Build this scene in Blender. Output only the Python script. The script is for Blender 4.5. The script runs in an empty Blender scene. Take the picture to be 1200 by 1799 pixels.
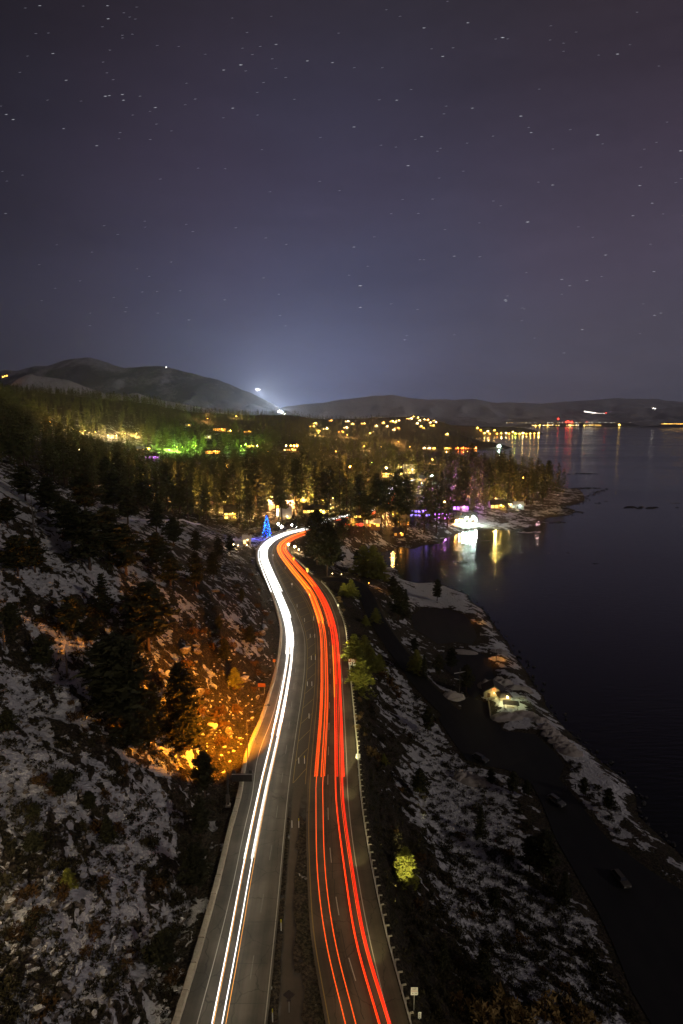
import bpy, math, random
import numpy as np
from mathutils import Vector, Matrix
random.seed(7); rng = np.random.default_rng(7)
S = bpy.context.scene
COL = S.collection
rad = math.radians
# ------------------------------------------------------------------ camera
FPX, CX, CY = 1000.0, 600.0, 899.5
PITCH = math.atan(157.0/1000.0)
CAMH = 77.0
cam = bpy.data.cameras.new('camera'); camo = bpy.data.objects.new('camera', cam); COL.objects.link(camo)
cam.sensor_fit = 'VERTICAL'; cam.sensor_height = 36.0; cam.lens = 36.0*FPX/1799.0
cam.clip_start = 0.5; cam.clip_end = 90000
camo.location = (0, 0, CAMH); camo.rotation_euler = (math.pi/2-PITCH, 0, 0)
S.camera = camo
# ------------------------------------------------------------------ node helpers
class NT:
    def __init__(s, t): s.t = t; s.n = t.nodes; s.l = t.links
    def node(s, kind, **kw):
        n = s.n.new(kind)
        for k, v in kw.items():
            if k.startswith('i_'):
                key = k[2:].replace('_', ' ')
                s.put(n.inputs[key] if key in n.inputs else n.inputs[int(key)], v)
            else: setattr(n, k, v)
        return n
    def put(s, sock, v):
        if isinstance(v, bpy.types.NodeSocket): s.l.new(v, sock)
        elif isinstance(v, (tuple, list)) and len(v) == 3 and sock.type == 'RGBA': sock.default_value = (*v, 1)
        else: sock.default_value = v
    def m(s, op, a, b=0.0, c=None, clamp=False):
        n = s.n.new('ShaderNodeMath'); n.operation = op; n.use_clamp = clamp
        s.put(n.inputs[0], a); s.put(n.inputs[1], b)
        if c is not None: s.put(n.inputs[2], c)
        return n.outputs[0]
    def vm(s, op, a, b=None, out=0):
        n = s.n.new('ShaderNodeVectorMath'); n.operation = op
        s.put(n.inputs[0], a)
        if b is not None: s.put(n.inputs[1], b)
        return n.outputs[out]
    def mix(s, f, a, b):
        n = s.n.new('ShaderNodeMix'); n.data_type = 'RGBA'
        s.put(n.inputs[0], f); s.put(n.inputs[6], a); s.put(n.inputs[7], b)
        return n.outputs[2]
    def noise(s, vec, scale, detail=3, rough=.55, dist=0.0):
        n = s.n.new('ShaderNodeTexNoise'); s.put(n.inputs['Vector'], vec)
        n.inputs['Scale'].default_value = scale; n.inputs['Detail'].default_value = detail
        n.inputs['Roughness'].default_value = rough; n.inputs['Distortion'].default_value = dist
        return n.outputs['Fac']
    def ss(s, x, lo, hi):
        n = s.n.new('ShaderNodeMapRange'); n.interpolation_type = 'SMOOTHSTEP'
        s.put(n.inputs[0], x); n.inputs[1].default_value = lo; n.inputs[2].default_value = hi
        return n.outputs[0]
    def ramp(s, x, stops):
        n = s.n.new('ShaderNodeValToRGB'); s.put(n.inputs[0], x)
        e = n.color_ramp.elements
        while len(e) < len(stops): e.new(0.5)
        for k, (p, c) in enumerate(stops): e[k].position = p; e[k].color = (*c, 1)
        return n.outputs[0]
# ------------------------------------------------------------------ world: night sky with the town's light dome
W = bpy.data.worlds.new('World'); S.world = W; W.use_nodes = True
w = NT(W.node_tree); w.n.clear()
wout = w.node('ShaderNodeOutputWorld'); bg = w.node('ShaderNodeBackground')
tc = w.node('ShaderNodeTexCoord').outputs['Generated']
sep = w.node('ShaderNodeSeparateXYZ'); w.l.new(w.vm('NORMALIZE', tc), sep.inputs[0])
dx, dy, dz = sep.outputs
az = w.m('ARCTAN2', dx, dy); el = w.m('ARCSINE', dz)
base = w.ramp(w.m('DIVIDE', w.m('ADD', el, .1), 1.1, clamp=True), [
    (0.0, (.012, .011, .014)), (0.088, (.016, .015, .020)), (0.094, (.110, .112, .160)), (0.15, (.096, .093, .132)), (0.21, (.084, .079, .114)),
    (0.30, (.066, .060, .094)), (0.44, (.048, .041, .066)), (0.53, (.035, .0295, .045)), (0.66, (.024, .0200, .0245)), (1.0, (.018, .015, .018))])
side = w.ss(az, -.66, -.02)
base = w.vm('SCALE', base); w.put(base.node.inputs['Scale'], w.m('ADD', .36, w.m('MULTIPLY', side, .64)))
def lobe(a0, aw, eh, pw=1.0):
    g = w.m('EXPONENT', w.m('MULTIPLY', w.m('POWER', w.m('ABSOLUTE', w.m('DIVIDE', w.m('SUBTRACT', az, a0), aw)), 2.0), -1.0))
    h = w.m('EXPONENT', w.m('MULTIPLY', w.m('POWER', w.m('DIVIDE', w.m('MAXIMUM', el, 0.0), eh), pw), -1.0))
    return w.m('MULTIPLY', g, h)
def addlobe(c, l, col):
    n = w.n.new('ShaderNodeMix'); n.data_type = 'RGBA'; n.blend_type = 'ADD'; n.inputs[0].default_value = 1
    w.put(n.inputs[6], c)
    w.put(n.inputs[7], w.vm('SCALE', col)); sc = n.inputs[7].links[0].from_node; w.put(sc.inputs['Scale'], l)
    return n.outputs[2]
c = base
c = addlobe(c, lobe(-.06, .34, .24), (.018, .040, .120))
c = addlobe(c, lobe(-.05, .16, .060), (.19, .27, .54))
c = addlobe(c, lobe(-.07, .10, .018), (.30, .38, .62))
c = addlobe(c, lobe(.22, .16, .02), (.10, .08, .06))
c = addlobe(c, lobe(.40, .22, .10), (.022, .015, .006))
cl = w.noise(w.vm('MULTIPLY', tc, (1.6, 1.6, 7.0)), 1.7, 4, .5, .3)
cl2 = w.noise(w.vm('MULTIPLY', tc, (1.0, 1.0, 2.0)), 60.0, 2, .6)
k = w.m('ADD', w.m('MULTIPLY', cl, .5), w.m('ADD', .67, w.m('MULTIPLY', cl2, .16)))
hue = w.noise(tc, 2.1, 2)
c = w.mix(w.ss(hue, .35, .7), c, w.vm('MULTIPLY', c, (1.08, .96, .95)))
w.put(bg.inputs[0], w.vm('SCALE', c)); w.put(bg.inputs[0].links[0].from_node.inputs['Scale'], k)
bg.inputs[1].default_value = 1.0
w.l.new(bg.outputs[0], wout.inputs[0])
# ------------------------------------------------------------------ the moon: one weak sun
sl = bpy.data.lights.new('moonlight', 'SUN'); sl.energy = .36; sl.angle = rad(3); sl.color = (1, .89, .78)
slo = bpy.data.objects.new('moonlight', sl); COL.objects.link(slo)
slo.rotation_euler = Vector((-.82, .50, -.40)).to_track_quat('-Z', 'Y').to_euler()
S.view_settings.view_transform = 'Standard'; S.view_settings.look = 'None'
S.view_settings.exposure = 0; S.view_settings.gamma = 1; S.view_settings.use_curve_mapping = False
try:
    S.cycles.use_denoising = True; S.cycles.denoiser = 'OPENIMAGEDENOISE'
    S.cycles.denoising_input_passes = 'RGB_ALBEDO_NORMAL'
    S.cycles.max_bounces = 4; S.cycles.diffuse_bounces = 2; S.cycles.glossy_bounces = 3; S.cycles.transparent_max_bounces = 4
    S.cycles.sample_clamp_indirect = 3; S.cycles.caustics_reflective = False; S.cycles.caustics_refractive = False
    S.cycles.use_light_tree = True; S.cycles.volume_bounces = 0
except Exception: pass
# ------------------------------------------------------------------ surveying: where a line of sight meets a level
cp, sp = math.cos(PITCH), math.sin(PITCH)
def ray(px, py):
    x = (px-CX)/FPX; u = (CY-py)/FPX
    return x, cp+u*sp, -sp+u*cp
def at(px, py, z=0.0):
    a, b, c_ = ray(px, py); t = (z-CAMH)/c_
    return (a*t, b*t, z)
def atD(px, py, D):
    a, b, c_ = ray(px, py); t = D/b
    return (a*t, D, CAMH+c_*t)
def proj(X, Y, Z):
    X = np.asarray(X, float); Y = np.asarray(Y, float); Z = np.asarray(Z, float)-CAMH
    f = Y*cp-Z*sp; u = Y*sp+Z*cp
    return CX+FPX*X/f, CY-FPX*u/f
# ------------------------------------------------------------------ numpy noise
_P = np.random.default_rng(3).random((256, 256))
def vnoise(x, y):
    xi = np.floor(x).astype(int); yi = np.floor(y).astype(int); fx = x-xi; fy = y-yi
    fx = fx*fx*(3-2*fx); fy = fy*fy*(3-2*fy)
    a = _P[xi & 255, yi & 255]; b = _P[(xi+1) & 255, yi & 255]; c_ = _P[xi & 255, (yi+1) & 255]; d = _P[(xi+1) & 255, (yi+1) & 255]
    return (a*(1-fx)+b*fx)*(1-fy)+(c_*(1-fx)+d*fx)*fy
def fbm(x, y, oct=4, g=.5):
    s = 0; a = 1; t = 0
    for i in range(oct):
        s = s+a*vnoise(x*2**i+17.3*i, y*2**i+5.1*i); t += a; a *= g
    return s/t
# ------------------------------------------------------------------ surveyed lines
def catmull(pts, step):
    P = np.array(pts, float)
    Q = np.vstack([2*P[0]-P[1], P, 2*P[-1]-P[-2]]); out = []
    for i in range(1, len(Q)-2):
        n = max(2, int(np.linalg.norm(Q[i+1]-Q[i])/step*2))
        t = np.linspace(0, 1, n, endpoint=False)[:, None]
        out.append(.5*((2*Q[i])+(Q[i+1]-Q[i-1])*t+(2*Q[i-1]-5*Q[i]+4*Q[i+1]-Q[i+2])*t*t+(-Q[i-1]+3*Q[i]-3*Q[i+1]+Q[i+2])*t**3))
    out = np.vstack(out+[P[-1:]])
    d = np.r_[0, np.cumsum(np.linalg.norm(np.diff(out, axis=0), axis=1))]
    n = max(2, int(d[-1]/step)); s = np.linspace(0, d[-1], n+1)
    return np.stack([np.interp(s, d, out[:, k_]) for k_ in range(out.shape[1])], 1)
def line(pp, z=0.0, step=2.0):
    return catmull([at(p[0], p[1], p[2] if len(p) > 2 else z) for p in pp], step)
def extend_back(L, m):            # carry a line on towards and under the rock the camera stands on
    d = L[0]-L[3]; d = d/np.linalg.norm(d)
    return np.vstack([L[0]+d*s for s in np.arange(m, 0, -2.0)]+[L])
WL = extend_back(line([(315,1799),(345,1700),(368,1620),(388,1545),(408,1460),(425,1395),(434,1340),(445,1305),(462,1265),(475,1225),(487,1180),(494,1140),(496,1105),(488,1070),(474,1030),(458,1000),(452,978),(456,960),(472,945),(500,934),(535,925),(580,913)]), 24)
ER = extend_back(line([(470,1799),(490,1600),(508,1400),(520,1305),(532,1220),(537,1165),(535,1115),(520,1072),(503,1040),(486,1003),(479,980),(480,965),(489,952),(513,941),(545,932),(585,918)]), 24)
YL = extend_back(line([(572,1799),(547,1650),(540,1550),(538,1450),(541,1370),(547,1300),(555,1220),(557,1160),(554,1105),(545,1070),(527,1038),(502,1007),(485,983),(482,966),(493,953),(516,942),(548,933),(588,919)]), 24)
GR = extend_back(line([(718,1799),(700,1733),(678,1650),(660,1570),(643,1480),(632,1400),(627,1330),(620,1250),(613,1180),(606,1110),(597,1078),(582,1046),(562,1022),(545,1008),(528,992),(512,977),(505,962),(512,951),(540,940),(592,924)]), 24)
FAR = line([(582,916),(620,908),(650,902),(672,890),(683,873),(692,860),(710,850),(735,843),(762,836),(800,822)], 0, 3)
ACC = line([(566,1018,-.1),(590,1018,-.4),(612,1021,-1),(632,1030,-2.2),(646,1052,-4.5),(660,1085,-7.5),(685,1125,-10.5),(715,1165,-13),(745,1205,-15.2),(790,1250,-17.3),(820,1275,-17.45)], 0, 2)
SHORE_PX = [(1420,1640),(1290,1560),(1200,1503),(1166,1474),(1119,1433),(1116,1397),(1094,1369),(1055,1339),(1030,1317),(1000,1288),(962,1240),(933,1190),(902,1140),(872,1098),(846,1068),(815,1045),(790,1035),(762,1024),(735,1024),(715,1021),(700,1008),(690,993),(670,985),(650,980),(645,974),(665,971),(690,970),(720,967),(735,963),(744,958),(760,957),(777,956),(785,947),(796,940),(815,934),(842,930),(900,933),(915,931),(933,926),(953,910),(977,907),(1017,905),(1017,897),(993,890),(1010,886),(1028,880),(1027,873),(1047,868),(1067,858),(1033,857),(990,858),(973,851),(966,838),(945,826),(900,813),(850,806),(800,804),(745,803),(700,800),(715,793),(750,792),(800,791),(850,790),(892,789.5),(900,786.5),(884,783),(858,781),(838,776),(835,770),(852,766.2),(900,765),(940,764.2),(957,762.6),(945,760),(900,757.5),(860,755.5),(845,754)]
SH = np.array([at(x, y, -20)[:2] for x, y in SHORE_PX])
# the outline of the land: along the shore, then round behind the hills and back under the rock
def densify(P, frac=.02):
    out = []
    for a, b in zip(P[:-1], P[1:]):
        n = max(1, int(np.linalg.norm(b-a)/(frac*(20+np.linalg.norm(a)))))
        for t in np.arange(n)/n: out.append(a+(b-a)*t)
    return np.array(out+[P[-1]])
SHd = densify(SH)
jit = (fbm(SHd[:, 0]*.06, SHd[:, 1]*.06, 3)-.5)*np.clip(np.linalg.norm(SHd, axis=1)*.022, 2, 26)
tn = np.gradient(SHd, axis=0); tn /= np.linalg.norm(tn, axis=1)[:, None]+1e-9
SHd = SHd+np.stack([-tn[:, 1], tn[:, 0]], 1)*jit[:, None]
LAND = np.vstack([SHd, [SHd[-1][0], 9000], [-9000, 9000], [-9000, -60], [150, -60], [150, 60]])
def inside(P, X, Y):
    r = np.zeros(X.shape, bool); x0, y0 = P[-1]
    for x1, y1 in P:
        if y0 != y1:
            m_ = ((y1 > Y) != (y0 > Y)) & (X < (x0-x1)*(Y-y1)/(y0-y1)+x1)
            r ^= m_
        x0, y0 = x1, y1
    return r
def pdist(L, X, Y, chunk=40000):
    """distance to a polyline and position along it (segment index + fraction)"""
    A = L[:-1, :2]; B = L[1:, :2]; AB = B-A; q = (AB**2).sum(1)+1e-9
    D = np.empty(X.shape); T = np.empty(X.shape)
    for s in range(0, len(X), chunk):
        x = X[s:s+chunk, None]; y = Y[s:s+chunk, None]
        t = np.clip(((x-A[:, 0])*AB[:, 0]+(y-A[:, 1])*AB[:, 1])/q, 0, 1)
        dd = (x-A[:, 0]-t*AB[:, 0])**2+(y-A[:, 1]-t*AB[:, 1])**2
        i = dd.argmin(1); r_ = np.arange(len(i))
        D[s:s+chunk] = np.sqrt(dd[r_, i]); T[s:s+chunk] = i+t[r_, i]
    return D, T
HWY = np.vstack([WL[:, :2], GR[::-1, :2]])
# ------------------------------------------------------------------ terrain: surveyed heights (x, y, z, snow)
CP = []
def cpx(px, py, z, s): X = at(px, py, z); CP.append((X[0], X[1], z, s))
def cpd(px, py, D, s): X = atD(px, py, D); CP.append((X[0], X[1], X[2], s))
for i in range(4, len(WL)-1, 12):       # the slope left of the highway climbs from its foot
    x, y = WL[i, :2]
    if y < 45 or y > 335: continue
    k_ = np.interp(y, [60, 100, 140, 200, 260, 330], [1.0, 1.0, 1.0, .95, .72, .5])
    foot = np.interp(y, [50, 90, 112, 135, 160, 200], [5, 7, 9, 6, 2.5, 1.5])
    for d, z in ((foot, .0), (foot+2.5, 1.4), (foot+9, 7.5), (foot+22, 17), (foot+40, 29), (foot+64, 45), (foot+100, 68), (foot+150, 97)):
        CP.append((x-d, y-.12*d, z*k_, np.interp(d, [0, 6, 10, 200], [.40, .34, .60, .58])+.05*(y < 105)-.20*np.interp(y, [96, 110, 300, 340], [0, 1, 1, .3])*np.interp(d, [0, 36, 56], [1, 1, 0])))
for a in [(440,958,2,.5),(395,948,5,.45),(320,925,14,.4),(230,900,24,.45),(130,870,35,.55),(60,845,43,.5),(-80,780,72,.5),
          (560,1030,-.3,.1)]: cpx(*a)
for a in [(430,930,470,.3),(330,905,470,.3),(230,885,480,.3),(120,850,520,.3),(0,790,520,.35),(-120,740,560,.3),
          (240,862,640,.25),(100,810,640,.25),(0,765,640,.25),(380,895,560,.25),(300,830,900,.3),(130,775,950,.3),(0,728,900,.2),(-150,690,900,.2),
          (450,850,760,.3),(560,845,760,.25),(640,850,800,.25),(240,775,1250,.4),(100,735,1250,.3),(360,790,1200,.3),(450,800,1050,.3),(560,805,1050,.2),(650,808,1050,.2),
          (0,693,1200,.1),(-200,670,1200,.1),(100,702,1400,.1),(200,708,1500,.1),(280,716,1600,.1),(350,730,1900,.1),(430,737,2200,.1),(500,732,2400,.1),(530,733,2500,.1),(570,742,2700,.1),
          (300,752,1500,.2),(380,760,1500,.3),(480,765,1600,.2),(560,772,1600,.2),(650,775,1700,.2),(700,790,1500,.2),(620,738,3200,.1),(655,733,3200,.1),(690,737,3200,.1),(560,755,2300,.1),(650,755,2600,.1),
          (735,733,3300,.1),(780,739,3400,.1),(810,748,3500,.1),(840,754,3700,.1),(740,752,2700,.1),(760,772,2300,.1),(800,775,2500,.1),(870,756,4400,.1),(920,758,4500,.1),
          (0,700,2500,.1),(250,722,3000,.1),(400,738,4000,.1),(600,745,5500,.1),(700,745,5500,.1)]: cpd(*a)
for a in [(620,912,0,.3),(660,905,0,.3),(690,862,0,.3),(720,880,-3,.3),(760,838,0,.3),(800,870,-8,.25),(840,890,-12,.3),(870,895,-14,.45),(900,880,-12,.3),(940,870,-14,.25),(930,900,-17.5,.45),(880,915,-18,.45),(850,922,-18.5,.7),(800,930,-18,.55),
          (760,925,-14,.3),(720,930,-13,.3),(680,940,-14,.3),(700,952,-18.6,.40),(650,960,-17.5,.42),(620,968,-17,.5),(600,985,-17,.75),(620,990,-18,.85),(600,1003,-14,.3),(640,1008,-14,.3),(680,1010,-15,.5),
          (560,985,-4,.3),(580,960,-9,.3),(560,950,-2.5,.3),(600,935,-3,.3),(640,925,-5,.3),(575,1008,-3,.2),(700,1040,-14,.5),(730,1035,-17.6,.9),(760,1045,-18,.9),(800,860,-5,.2),(850,850,-6,.2),(920,845,-10,.2),(985,853,-18.6,.5),(1000,890,-18.9,.5)]: cpx(*a)
# the slope between the highway and the road by the lake
for a in [(610,1045,-2.5,.12),(625,1070,-4.5,.15),(640,1110,-8,.15),(660,1150,-11,.4),(690,1190,-13.5,.5),(640,1150,-7,.1),(635,1200,-6,.1),(680,1240,-13,.45),(730,1240,-16.6,.62),(640,1300,-5,.1),(690,1300,-12,.30),(740,1320,-16,.6),
          (655,1380,-6,.12),(700,1400,-11,.42),(760,1400,-16,.62),(820,1372,-17.4,.75),(665,1450,-5.5,.1),(720,1480,-10.5,.2),(790,1500,-15,.6),(880,1480,-16.8,.7),(930,1420,-17.3,.6),(690,1560,-5.5,.08),(760,1600,-11,.42),(850,1620,-15,.62),(960,1600,-17.2,.7),
          (730,1700,-6,.06),(800,1720,-9.5,.25),(900,1720,-14,.55),(1040,1730,-17.2,.66),(750,1790,-5,.05),(850,1795,-8.5,.12),(960,1795,-13,.5),(1110,1795,-17.3,.6),(800,1900,-6,.3),(1000,1950,-12,.5),(1200,1950,-17.4,.4),
          (1147,1792,-17.5,.5),(1060,1680,-17.5,.5),(1000,1545,-17.5,.5),(940,1400,-17.5,.5),(860,1360,-17.5,.6),(785,1290,-17.5,.5),(752,1228,-17,.5),
          (1000,1345,-17.3,.66),(1060,1420,-17.3,.62),(1100,1480,-17.3,.58),(1180,1530,-17.4,.5),(1300,1640,-17.5,.5),(960,1290,-16.8,.6),(900,1260,-16.9,.75),(880,1215,-16.3,.8),(930,1230,-17,.6),(900,1175,-17.0,.46),(870,1130,-16.8,.5),(845,1095,-17,.5),(800,1062,-17,.62),(740,1060,-16.6,.6),
          (850,1320,-17.5,.1),(1000,1500,-17.5,.1),(1150,1680,-17.5,.1),(800,1200,-17.5,.2),(760,1100,-17.4,.2),(700,1070,-14.5,.5),(720,1110,-16.3,.35),(760,1165,-17.2,.4),(670,1050,-9,.3)]: cpx(*a)
for x in (-6, 6, 22, 45, 70):       # under the camera
    CP.append((x, 25, -2-max(0, x-9)*.4, .4))
for x, z in ((-40, 14), (-70, 34), (-110, 60)): CP.append((x, 28, z, .5))
CP = np.array(CP)
def uv(X, Y):
    Yc = np.maximum(Y, 12); return X/Yc, .42*np.log(Yc)
cu, cv = uv(CP[:, 0], CP[:, 1])
_n = len(CP)
_r = np.hypot(cu[:, None]-cu, cv[:, None]-cv)
_K = -_r-np.eye(_n)*.0015
_A = np.block([[_K, np.c_[np.ones(_n), cu, cv]], [np.r_[[np.ones(_n)], [cu], [cv]], np.zeros((3, 3))]])
_Wt = np.linalg.solve(_A, np.r_[CP[:, 2:4], np.zeros((3, 2))])
def tps(X, Y, chunk=30000):
    out = np.empty((len(X), 2))
    for s in range(0, len(X), chunk):
        u, v = uv(X[s:s+chunk], Y[s:s+chunk])
        Kk = -np.hypot(u[:, None]-cu, v[:, None]-cv)
        out[s:s+chunk] = Kk@_Wt[:_n]+np.c_[np.ones(len(u)), u, v]@_Wt[_n:]
    return out
PARK = [np.array([at(x, y, -17.5)[:2] for x, y in P]) for P in (
    [(800,1232),(828,1225),(858,1236),(868,1262),(885,1285),(910,1286),(940,1290),(975,1322),(992,1345),(982,1368),(1010,1400),(1040,1440),(1075,1482),(1103,1500),(1150,1535),(1260,1600),(1330,1900),(1180,1900),(1145,1799),(1110,1740),(1078,1660),(1050,1600),(1015,1540),(975,1470),(952,1410),(935,1378),(890,1352),(850,1345),(820,1335),(795,1300),(770,1262)],
    [(722,1082),(745,1068),(785,1070),(815,1080),(830,1096),(838,1118),(830,1132),(800,1128),(770,1132),(750,1118),(728,1105)],
    [(770,1150),(805,1138),(850,1150),(862,1165),(866,1185),(880,1200),(872,1215),(845,1218),(832,1228),(820,1215),(800,1190),(775,1170)])]
def smooth(t): t = np.clip(t, 0, 1); return t*t*(3-2*t)
def terrain(X, Y):
    X = np.asarray(X, float).ravel(); Y = np.asarray(Y, float).ravel()
    o = tps(X, Y); z = o[:, 0]; s = o[:, 1]
    D = np.hypot(X, Y)
    # roughness of the ground: drifts, outcrops and gullies that run down the slope
    wx = (fbm(X*.05+3, Y*.05, 2)-.5)*14; wy = (fbm(X*.05, Y*.05+9, 2)-.5)*14
    n1 = fbm((X+wx)*.16+40, (Y+wy)*.16+11, 4, .55)
    n2 = fbm((X+wx)*.042, (Y+wy)*.042, 3)
    amp = np.interp(D, [0, 400, 900, 6000], [1.0, 1.0, .5, 0])
    steep = smooth((z+16.5)/5)
    bump = ((n1-.5)*3.6+(n2-.5)*5*np.clip(z/30, 0, 1))*amp*(.08+.92*steep)
    far = (fbm(X*.006, Y*.006, 3)-.5)*np.interp(D, [0, 900, 1500, 5000], [0, 0, 14, 22])
    z = z+bump+far
    # level ground: parking, lake road, highway
    for P in PARK:
        bb = (X > P[:, 0].min()-9) & (X < P[:, 0].max()+9) & (Y > P[:, 1].min()-9) & (Y < P[:, 1].max()+9)
        i = np.where(bb)[0]
        if len(i):
            d, _ = pdist(np.vstack([P, P[:1]]), X[i], Y[i]); d = np.where(inside(P, X[i], Y[i]), 0, d)
            f = smooth(1-d/4.0); z[i] = z[i]*(1-f)+(-17.62)*f; s[i] = s[i]*(1-f)+.0*f+np.exp(-((d-1.6)/1.2)**2)*.25
    for L, wd, bl, dz, sn in ((ACC, 3.6, 4, -.18, .0), (FAR, 8.5, 8, -.35, .1)):
        bb = (X > L[:, 0].min()-22) & (X < L[:, 0].max()+22) & (Y > L[:, 1].min()-22) & (Y < L[:, 1].max()+22)
        i = np.where(bb)[0]
        if len(i):
            d, t = pdist(L, X[i], Y[i]); zl = np.interp(t, np.arange(len(L)), L[:, 2])
            f = smooth(1-(d-wd)/bl); z[i] = z[i]*(1-f)+(zl+dz)*f; s[i] = s[i]*(1-f)+sn*f+np.exp(-((d-wd-1.8)/1.3)**2)*.3
    bb = (X > HWY[:, 0].min()-16) & (X < HWY[:, 0].max()+16) & (Y > HWY[:, 1].min()-16) & (Y < HWY[:, 1].max()+16)
    i = np.where(bb)[0]
    if len(i):
        d, _ = pdist(np.vstack([HWY, HWY[:1]]), X[i], Y[i]); d = np.where(inside(HWY, X[i], Y[i]), 0, d)
        f = smooth(1-(d-1.0)/4.5); z[i] = z[i]*(1-f)+(-.28)*f
        s[i] = np.where(d < 1.2, .2, s[i])
    # the lake shore
    d, _ = pdist(SHd, X, Y, 15000) if len(X) else (X, X)
    ins = inside(LAND, X, Y)
    sl_ = np.clip(.42-D*.0003, .09, .4)
    z = np.where(ins, np.minimum(z, -20.0+np.maximum(d*sl_, 0)+np.maximum(0, d-4)**1.15*.15), -20.0-np.minimum(d*.3+.05, 5))
    s = np.where(ins, s-np.exp(-d/np.clip(D*.006, 1.5, 5))*.45, 0)
    return z, s, n1
def ground(x, y): return float(terrain([x], [y])[0][0])
def hit(px, py, up=0.0):
    """first point of the ground on a line of sight, so that a thing can be stood there"""
    a, b, c_ = ray(px, py)
    D = np.exp(np.linspace(math.log(45), math.log(6200), 420)); t = D/b
    z, _, _ = terrain(a*t, D); z = np.maximum(z, -20)
    g = CAMH+c_*t-z
    j = np.where(g < 0)[0]
    if not len(j): j = [len(D)-1]
    j = max(1, j[0]); f = g[j-1]/(g[j-1]-g[j]+1e-9)
    Dd = D[j-1]+(D[j]-D[j-1])*f; tt = Dd/b
    return (a*tt, Dd, max(-20, ground(a*tt, Dd))+up)
# ------------------------------------------------------------------ mesh helpers
def mat(name, base=(.5, .5, .5), rough=.8, metal=0.0, var=.25, scale=3.0, emit=None, es=0.0, bump=0.0, rnd=0.0, spec=.5):
    m_ = bpy.data.materials.new(name); m_.use_nodes = True; t = NT(m_.node_tree); b = t.n['Principled BSDF']
    b.inputs['Roughness'].default_value = rough; b.inputs['Metallic'].default_value = metal
    b.inputs['Specular IOR Level'].default_value = spec
    geo = t.node('ShaderNodeNewGeometry').outputs['Position']
    n = t.noise(geo, scale, 4, .6)
    f = t.m('ADD', 1-var, t.m('MULTIPLY', n, 2*var))
    if rnd:
        oi = t.node('ShaderNodeObjectInfo').outputs['Random']
        f = t.m('MULTIPLY', f, t.m('ADD', 1-rnd, t.m('MULTIPLY', oi, 2*rnd)))
    cc = t.vm('SCALE', tuple(base)); t.put(cc.node.inputs['Scale'], f)
    t.l.new(cc, b.inputs['Base Color'])
    if bump:
        bn = t.node('ShaderNodeBump', i_Strength=bump); t.l.new(t.noise(geo, scale*2.5, 4), bn.inputs['Height']); bn.inputs['Distance'].default_value = .1
        t.l.new(bn.outputs[0], b.inputs['Normal'])
    if emit is not None:
        b.inputs['Emission Color'].default_value = (*emit, 1); b.inputs['Emission Strength'].default_value = es
    return m_
def tag(o, label=None, cat=None, group=None, kind=None):
    if label: o['label'] = label
    if cat: o['category'] = cat
    if group: o['group'] = group
    if kind: o['kind'] = kind
    return o
def me_np(name, V, F, mats=(), mi=None, smooth_=False, uvs=None, attrs=None):
    """V (n,3); F (m,3) or (m,4)"""
    V = np.asarray(V, np.float32); F = np.asarray(F, np.int32)
    me = bpy.data.meshes.new(name); k_ = F.shape[1]
    me.vertices.add(len(V)); me.vertices.foreach_set('co', V.ravel())
    me.loops.add(F.size); me.loops.foreach_set('vertex_index', F.ravel())
    me.polygons.add(len(F)); me.polygons.foreach_set('loop_start', np.arange(0, F.size, k_, dtype=np.int32))
    if mi is not None: me.polygons.foreach_set('material_index', np.asarray(mi, np.int32))
    me.polygons.foreach_set('use_smooth', np.full(len(F), smooth_))
    for m_ in mats: me.materials.append(m_)
    if uvs is not None:
        ul = me.uv_layers.new(name='UVMap'); ul.data.foreach_set('uv', np.asarray(uvs, np.float32)[F.ravel()].ravel())
    for nm, a in (attrs or {}).items():
        at_ = me.attributes.new(nm, 'FLOAT', 'POINT'); at_.data.foreach_set('value', np.asarray(a, np.float32))
    me.update(calc_edges=True); return me
def ob(name, me, parent=None, loc=None):
    o = bpy.data.objects.new(name, me); COL.objects.link(o)
    if parent is not None: o.parent = parent
    if loc is not None: o.location = loc
    return o
def empty(name, loc, rz=0.0, label=None, cat=None, group=None):
    o = bpy.data.objects.new(name, None); COL.objects.link(o); o.location = loc; o.rotation_euler = (0, 0, rz)
    o.empty_display_size = .5
    return tag(o, label, cat, group)
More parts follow.
